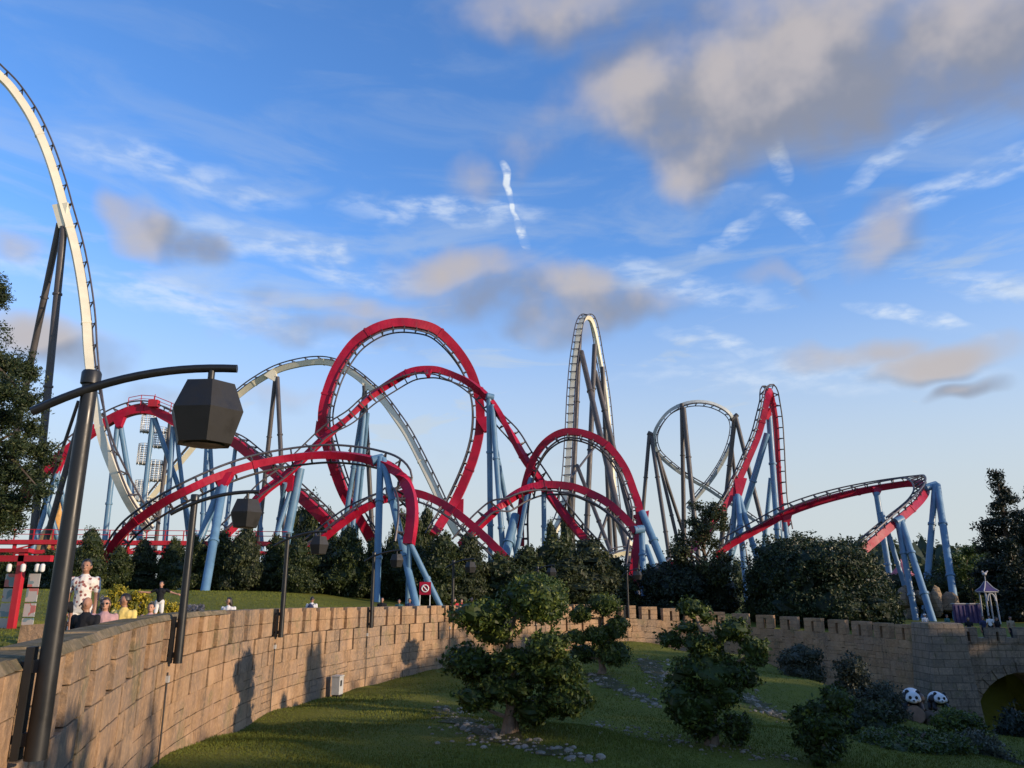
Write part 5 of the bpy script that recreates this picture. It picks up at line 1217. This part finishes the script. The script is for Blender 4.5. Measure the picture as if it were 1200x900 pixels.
# ------------------------------------------------------------------ panda statues on a log
def panda(label, px, py, Y, face, tilt, sc):
    WH, BK = 0, 1
    caps = [((-.26,-.18,.34),(-.34,-.52,.02),.15,.13,BK), ((.26,-.18,.34),(.34,-.52,.02),.15,.13,BK), ((-.3,.42,.2),(-.38,.2,-.08),.17,.15,BK), ((.3,.42,.2),(.38,.2,-.08),.17,.15,BK), ((-.26,-.12,.42),(.26,-.12,.42),.30,.30,BK)]
    balls = [((0,.32,.38),(.46,.48,.42),WH), ((0,.2,.44),(.40,.34,.36),WH), ((0,-.44,.56),(.32,.29,.28),WH), ((0,-.70,.47),(.15,.13,.12),WH), ((-.2,-.55,.50),(.15,.13,.14),WH), ((.2,-.55,.50),(.15,.13,.14),WH)]
    me, zone, c = capsule_union(caps, balls, .03); me.materials.clear(); me.materials.append(WHITEP); me.materials.append(BLACKP); me.polygons.foreach_set('material_index', zone)
    p = at(px, py, Y); root = empty('panda_statue', p-Vector((0, 0, .4*sc)), label, 'statue', rz=R(face)); root.scale = (sc,)*3; root.rotation_euler.x = tilt
    o = link('body', me, root)
    for sx in (-1, 1):
        m = MB(); m.ball((sx*.23, -.40, .80), (.10, .06, .10), 10, 7); m.build('ear', BLACKP, root, smooth=True)
        m = MB(); m.ball((sx*.125, -.69, .60), (.075, .05, .095), 10, 7, Matrix.Rotation(sx*.5, 3, 'Y')); m.build('eye_patch', BLACKP, root, smooth=True)
    m = MB(); m.ball((0, -.82, .50), (.055, .035, .04), 8, 6); m.build('nose', BLACKP, root, smooth=True)
panda('panda statue lying over the cut end of the log', 1069, 818, 38, -22, R(8), .95)
panda('smaller panda statue peering out beside the green shrub', 1099, 820, 38.6, -12, R(4), .82)
def log():
    p = at(1073, 838, 37.2); g = GI(p.x, p.y)
    root = empty('log', (p.x, p.y, g), 'big cut log with ringed end carrying the panda statues', 'log'); z = p.z-g
    m = MB(); pts = [(0, 0, z), (.5, 1.2, z-.15), (1.1, 2.6, z-.35)]; m.tube(pts, [.40, .42, .45], 18); m.build('trunk', BARK, root, smooth=True)
    m = MB(); d = Vector((.5, 1.2, -.15)).normalized(); c = Vector((0, 0, z))
    for k, rr in enumerate((.36, .25, .13)): m.tube([c-d*(.012+.012*k), c-d*(.02+.012*k)], rr, 18)
    m.build('cut_face', paint('cut_wood', (.30, .18, .12), .8, 0, .2, .3, 6), root)
    m = MB(); r = random.Random(3)
    for k in range(8): a = r.uniform(0, 6.28); q = Vector((.4+.7*math.cos(a), .9+.8*math.sin(a), 0)); m.tube([q+Vector((0, 0, -.6)), q+Vector((.05, 0, z*.5)), q*.6+Vector((.2, .3, z-.1))], [.42, .36, .25], 9)
    m.build('root_mound', DBARK, root, smooth=True)
log()

# ------------------------------------------------------------------ small structures
def warning_sign():
    p = at(498, 703, 57); g = ground_out(p.x, p.y); root = empty('warning_sign', (p.x, p.y, g), 'small red sign with a white crossed circle on two posts below the coaster', 'sign'); z0 = at(498, 697, 57).z-g; z1 = at(498, 682, 57).z-g; w = .36
    for sx in (-1, 1): m = MB(); m.box((sx*w-.03, -.03, -.2), (sx*w+.03, .03, z1)); m.build('post', WHITEP, root)
    m = MB(); m.box((-w-.05, -.06, z0), (w+.05, -.032, z1)); m.build('panel', RED, root)
    c = (z0+z1)/2; m = MB(); m.tube([(.24*math.cos(a), -.075, c+.24*math.sin(a)) for a in np.linspace(0, 6.283, 17)], .045, 6, False); m.tube([(-.17, -.075, c+.17), (.17, -.075, c-.17)], .045, 6); m.build('crossed_circle', WHITEP, root)
warning_sign()
def lantern_gate():
    Y = 21; p = at(12, 745, Y); g = ground_out(p.x, p.y)-.0; root = empty('lantern_gate', (p.x, Y, g), 'red timber gate post hung with photo boards and small white lanterns', 'gate'); O = Vector((p.x, Y, g))
    zt = at(15, 655, Y).z-g
    m = MB(); m.box((-.08, -.08, -.3), (.08, .08, zt+.18)); m.build('post', RED2, root)
    m = MB(); m.box((-2.4, -.08, zt-.07), (.78, .08, zt+.09)); m.build('cross_beam', RED2, root)
    m = MB(); m.box((-2.4, -.13, zt+.17), (.2, .13, zt+.27)); m.build('cap_rail', RED2, root)
    for k, x in enumerate((-.22, .15, .52, .66)):
        m = MB(); m.lathe([(.03, zt-.13), (.06, zt-.16), (.065, zt-.30), (.035, zt-.34)], 10, (x, -.16, 0)); m.build('lantern', WHITEP, root, smooth=True)
    for sx, nm in ((-1, 4), (1, 5)):
        for k in range(4):
            z = zt-.55-.38*k; m = MB(); a = .16*sx; m.box((min(a, a+sx*.3), .13, z-.17), (max(a, a+sx*.3), .155, z+.17)); m.build('photo_board', poster_mat('photo_print', nm*3.1+k*1.3), root)
lantern_gate()
def box_block():
    p = at(45, 742, 11.5); g = ground_out(p.x, p.y); m = MB(); z = at(45, 732, 11.5).z-g
    m.add([(-.22,-.2,-.2),(.22,-.2,-.2),(.22,.2,-.2),(-.22,.2,-.2),(-.17,-.16,z),(.18,-.15,z+.02),(.17,.16,z),(-.18,.15,z-.02)], ((0,3,2,1),(4,5,6,7),(0,1,5,4),(1,2,6,5),(2,3,7,6),(3,0,4,7)))
    o = m.build('stone_bollard', STONEA, tone=True); o.location = (p.x, p.y, g); tag(o, 'squat tan stone block behind the wall near the lantern gate', 'bollard')
box_block()
def plinth():
    b = boy.location; g = ground_out(b.x, b.y); m = MB(); m.box((-.5, -.35, -.3), (.5, .35, b.z-g-.12)); m.box((-.55, -.4, b.z-g-.12), (.55, .4, b.z-g-.004)); o = m.build('stone_plinth', STONEA, tone=True); o.location = (b.x, b.y, g); tag(o, 'low stone plinth the boy with spread arms stands on', 'plinth')
plinth()
def utility_box():
    s = s_near(-6.9, 31.0); p, t, n = wall(s); q = p+n*.45; g = GI(q.x, q.y); root = empty('utility_box', (q.x, q.y, g), 'small grey utility box standing in the grass at the wall foot', 'utility box', rz=math.atan2(n.y, n.x))
    m = MB(); m.box((-.15, -.22, .1), (.15, .22, .72)); m.build('cabinet', PLASTIC, root); m = MB(); m.box((-.17, -.24, .72), (.17, .24, .77)); m.build('lid', PLASTIC, root); m = MB(); m.box((-.12, -.18, -.2), (.12, .18, .1)); m.build('foot', BLACKP, root); m = MB(); m.box((.15, -.12, .4), (.165, .02, .6)); m.build('vent', BLACKP, root)
utility_box()
def kiosk():
    Y = 72; p = at(1162, 728, Y); g = -1.35; root = empty('kiosk', (p.x, Y, g), 'little purple-roofed kiosk with white arches and a bird finial beyond the bridge', 'kiosk')
    zt = at(1162, 694, Y).z-g; zr = at(1162, 682, Y).z-g; w = .48
    for sx in (-1, 1):
        for sy in (-1, 1): m = MB(); m.tube([(sx*w, sy*w, 0), (sx*w*.9, sy*w*.9, zt)], .07, 8); m.build('post', DIMW, root)
    m = MB(); m.tube([(w*.75*math.cos(a), -w, zt-.75+.65*math.sin(a)) for a in np.linspace(0, math.pi, 11)], .07, 6); m.build('arch', DIMW, root)
    m = MB(); m.box((-w-.16, -w-.16, zt), (w+.16, w+.16, zt+.1)); m.build('eave', DIMW, root)
    m = MB(); prof = [(w*1.4, zt+.1), (w*.75, zt+.42), (.06, zr+.05)]; vs = [(r_*math.cos(R(45+90*k))*1.41, r_*math.sin(R(45+90*k))*1.41, z) for r_, z in prof for k in range(4)]
    m.add(vs, [(q*4+k, q*4+(k+1) % 4, q*4+4+(k+1) % 4, q*4+4+k) for q in range(2) for k in range(4)]); m.build('roof', PURPLE, root)
    m = MB()
    for k in range(4): m.tube([Vector(vs[k]), Vector(vs[4+k]), Vector(vs[8+k])], .045, 5)
    m.build('roof_rib', DIMW, root)
    m = MB(); m.tube([(0, 0, zr), (0, 0, zr+.5)], .04, 6); m.ball((0, 0, zr+.7), (.2, .14, .15), 10, 7); m.ball((-.15, 0, zr+.9), (.1, .09, .1), 8, 6); m.tube([(.1, 0, zr+.75), (.35, 0, zr+1.0)], [.1, .03], 6); m.build('bird_finial', DIMW, root, smooth=True)
    # purple wall beside it
    q = at(1138, 725, Y+1); r2 = empty('purple_wall', (q.x, Y+1, g), 'low purple panelled wall next to the kiosk', 'wall')
    zz = at(1138, 708, Y+1).z-g; m = MB(); m.box((-1.5, -.1, -.1), (1.0, .1, zz)); m.build('panel', PURPLE, r2); m = MB(); m.box((-1.6, -.16, zz), (1.1, .16, zz+.08)); m.build('coping', DIMW, r2)
    for k in range(6): m = MB(); m.box((-1.4+.4*k, -.16, .2), (-1.3+.4*k, -.105, zz-.1)); m.build('slat', PURPLE, r2)
kiosk()
def rock_feature():
    Y = 80; p = at(1098, 725, Y); g = -1.3; root = empty('rock_arch', (p.x, Y, g), 'carved beige rock archway between the blue supports', 'rock arch')
    def rk(name, px, py, rx, ry, seed):
        o = link(name, rock_mesh(seed), root); c = at(px, py, Y)-Vector((p.x, Y, g)); o.location = c; o.scale = (pxm(rx, Y), 1.0, pxm(ry, Y)); o.data.materials.clear(); o.data.materials.append(BRSTONE)
    rk('boulder', 1062, 702, 12, 16, 31); rk('boulder', 1098, 706, 10, 20, 32); rk('boulder', 1112, 708, 12, 17, 33); rk('boulder', 1080, 700, 16, 9, 34); rk('boulder', 1066, 716, 10, 10, 35)
    q = at(1064, 725, 92); r2 = empty('pink_pagoda', (q.x, 92, g), 'small pink tiered roof peeking out behind the blue supports', 'pavilion'); z = at(1064, 655, 92).z-g
    m = MB(); m.box((-1.2, -1.2, -.1), (1.2, 1.2, z-2.3)); m.build('wall', WHITEP, r2)
    m = MB(); m.lathe([(2.0, z-2.4), (1.3, z-1.7), (.3, z-.6), (.05, z)], 8); m.build('roof', paint('pink_roof', (.42, .12, .16), .6), r2)
rock_feature()
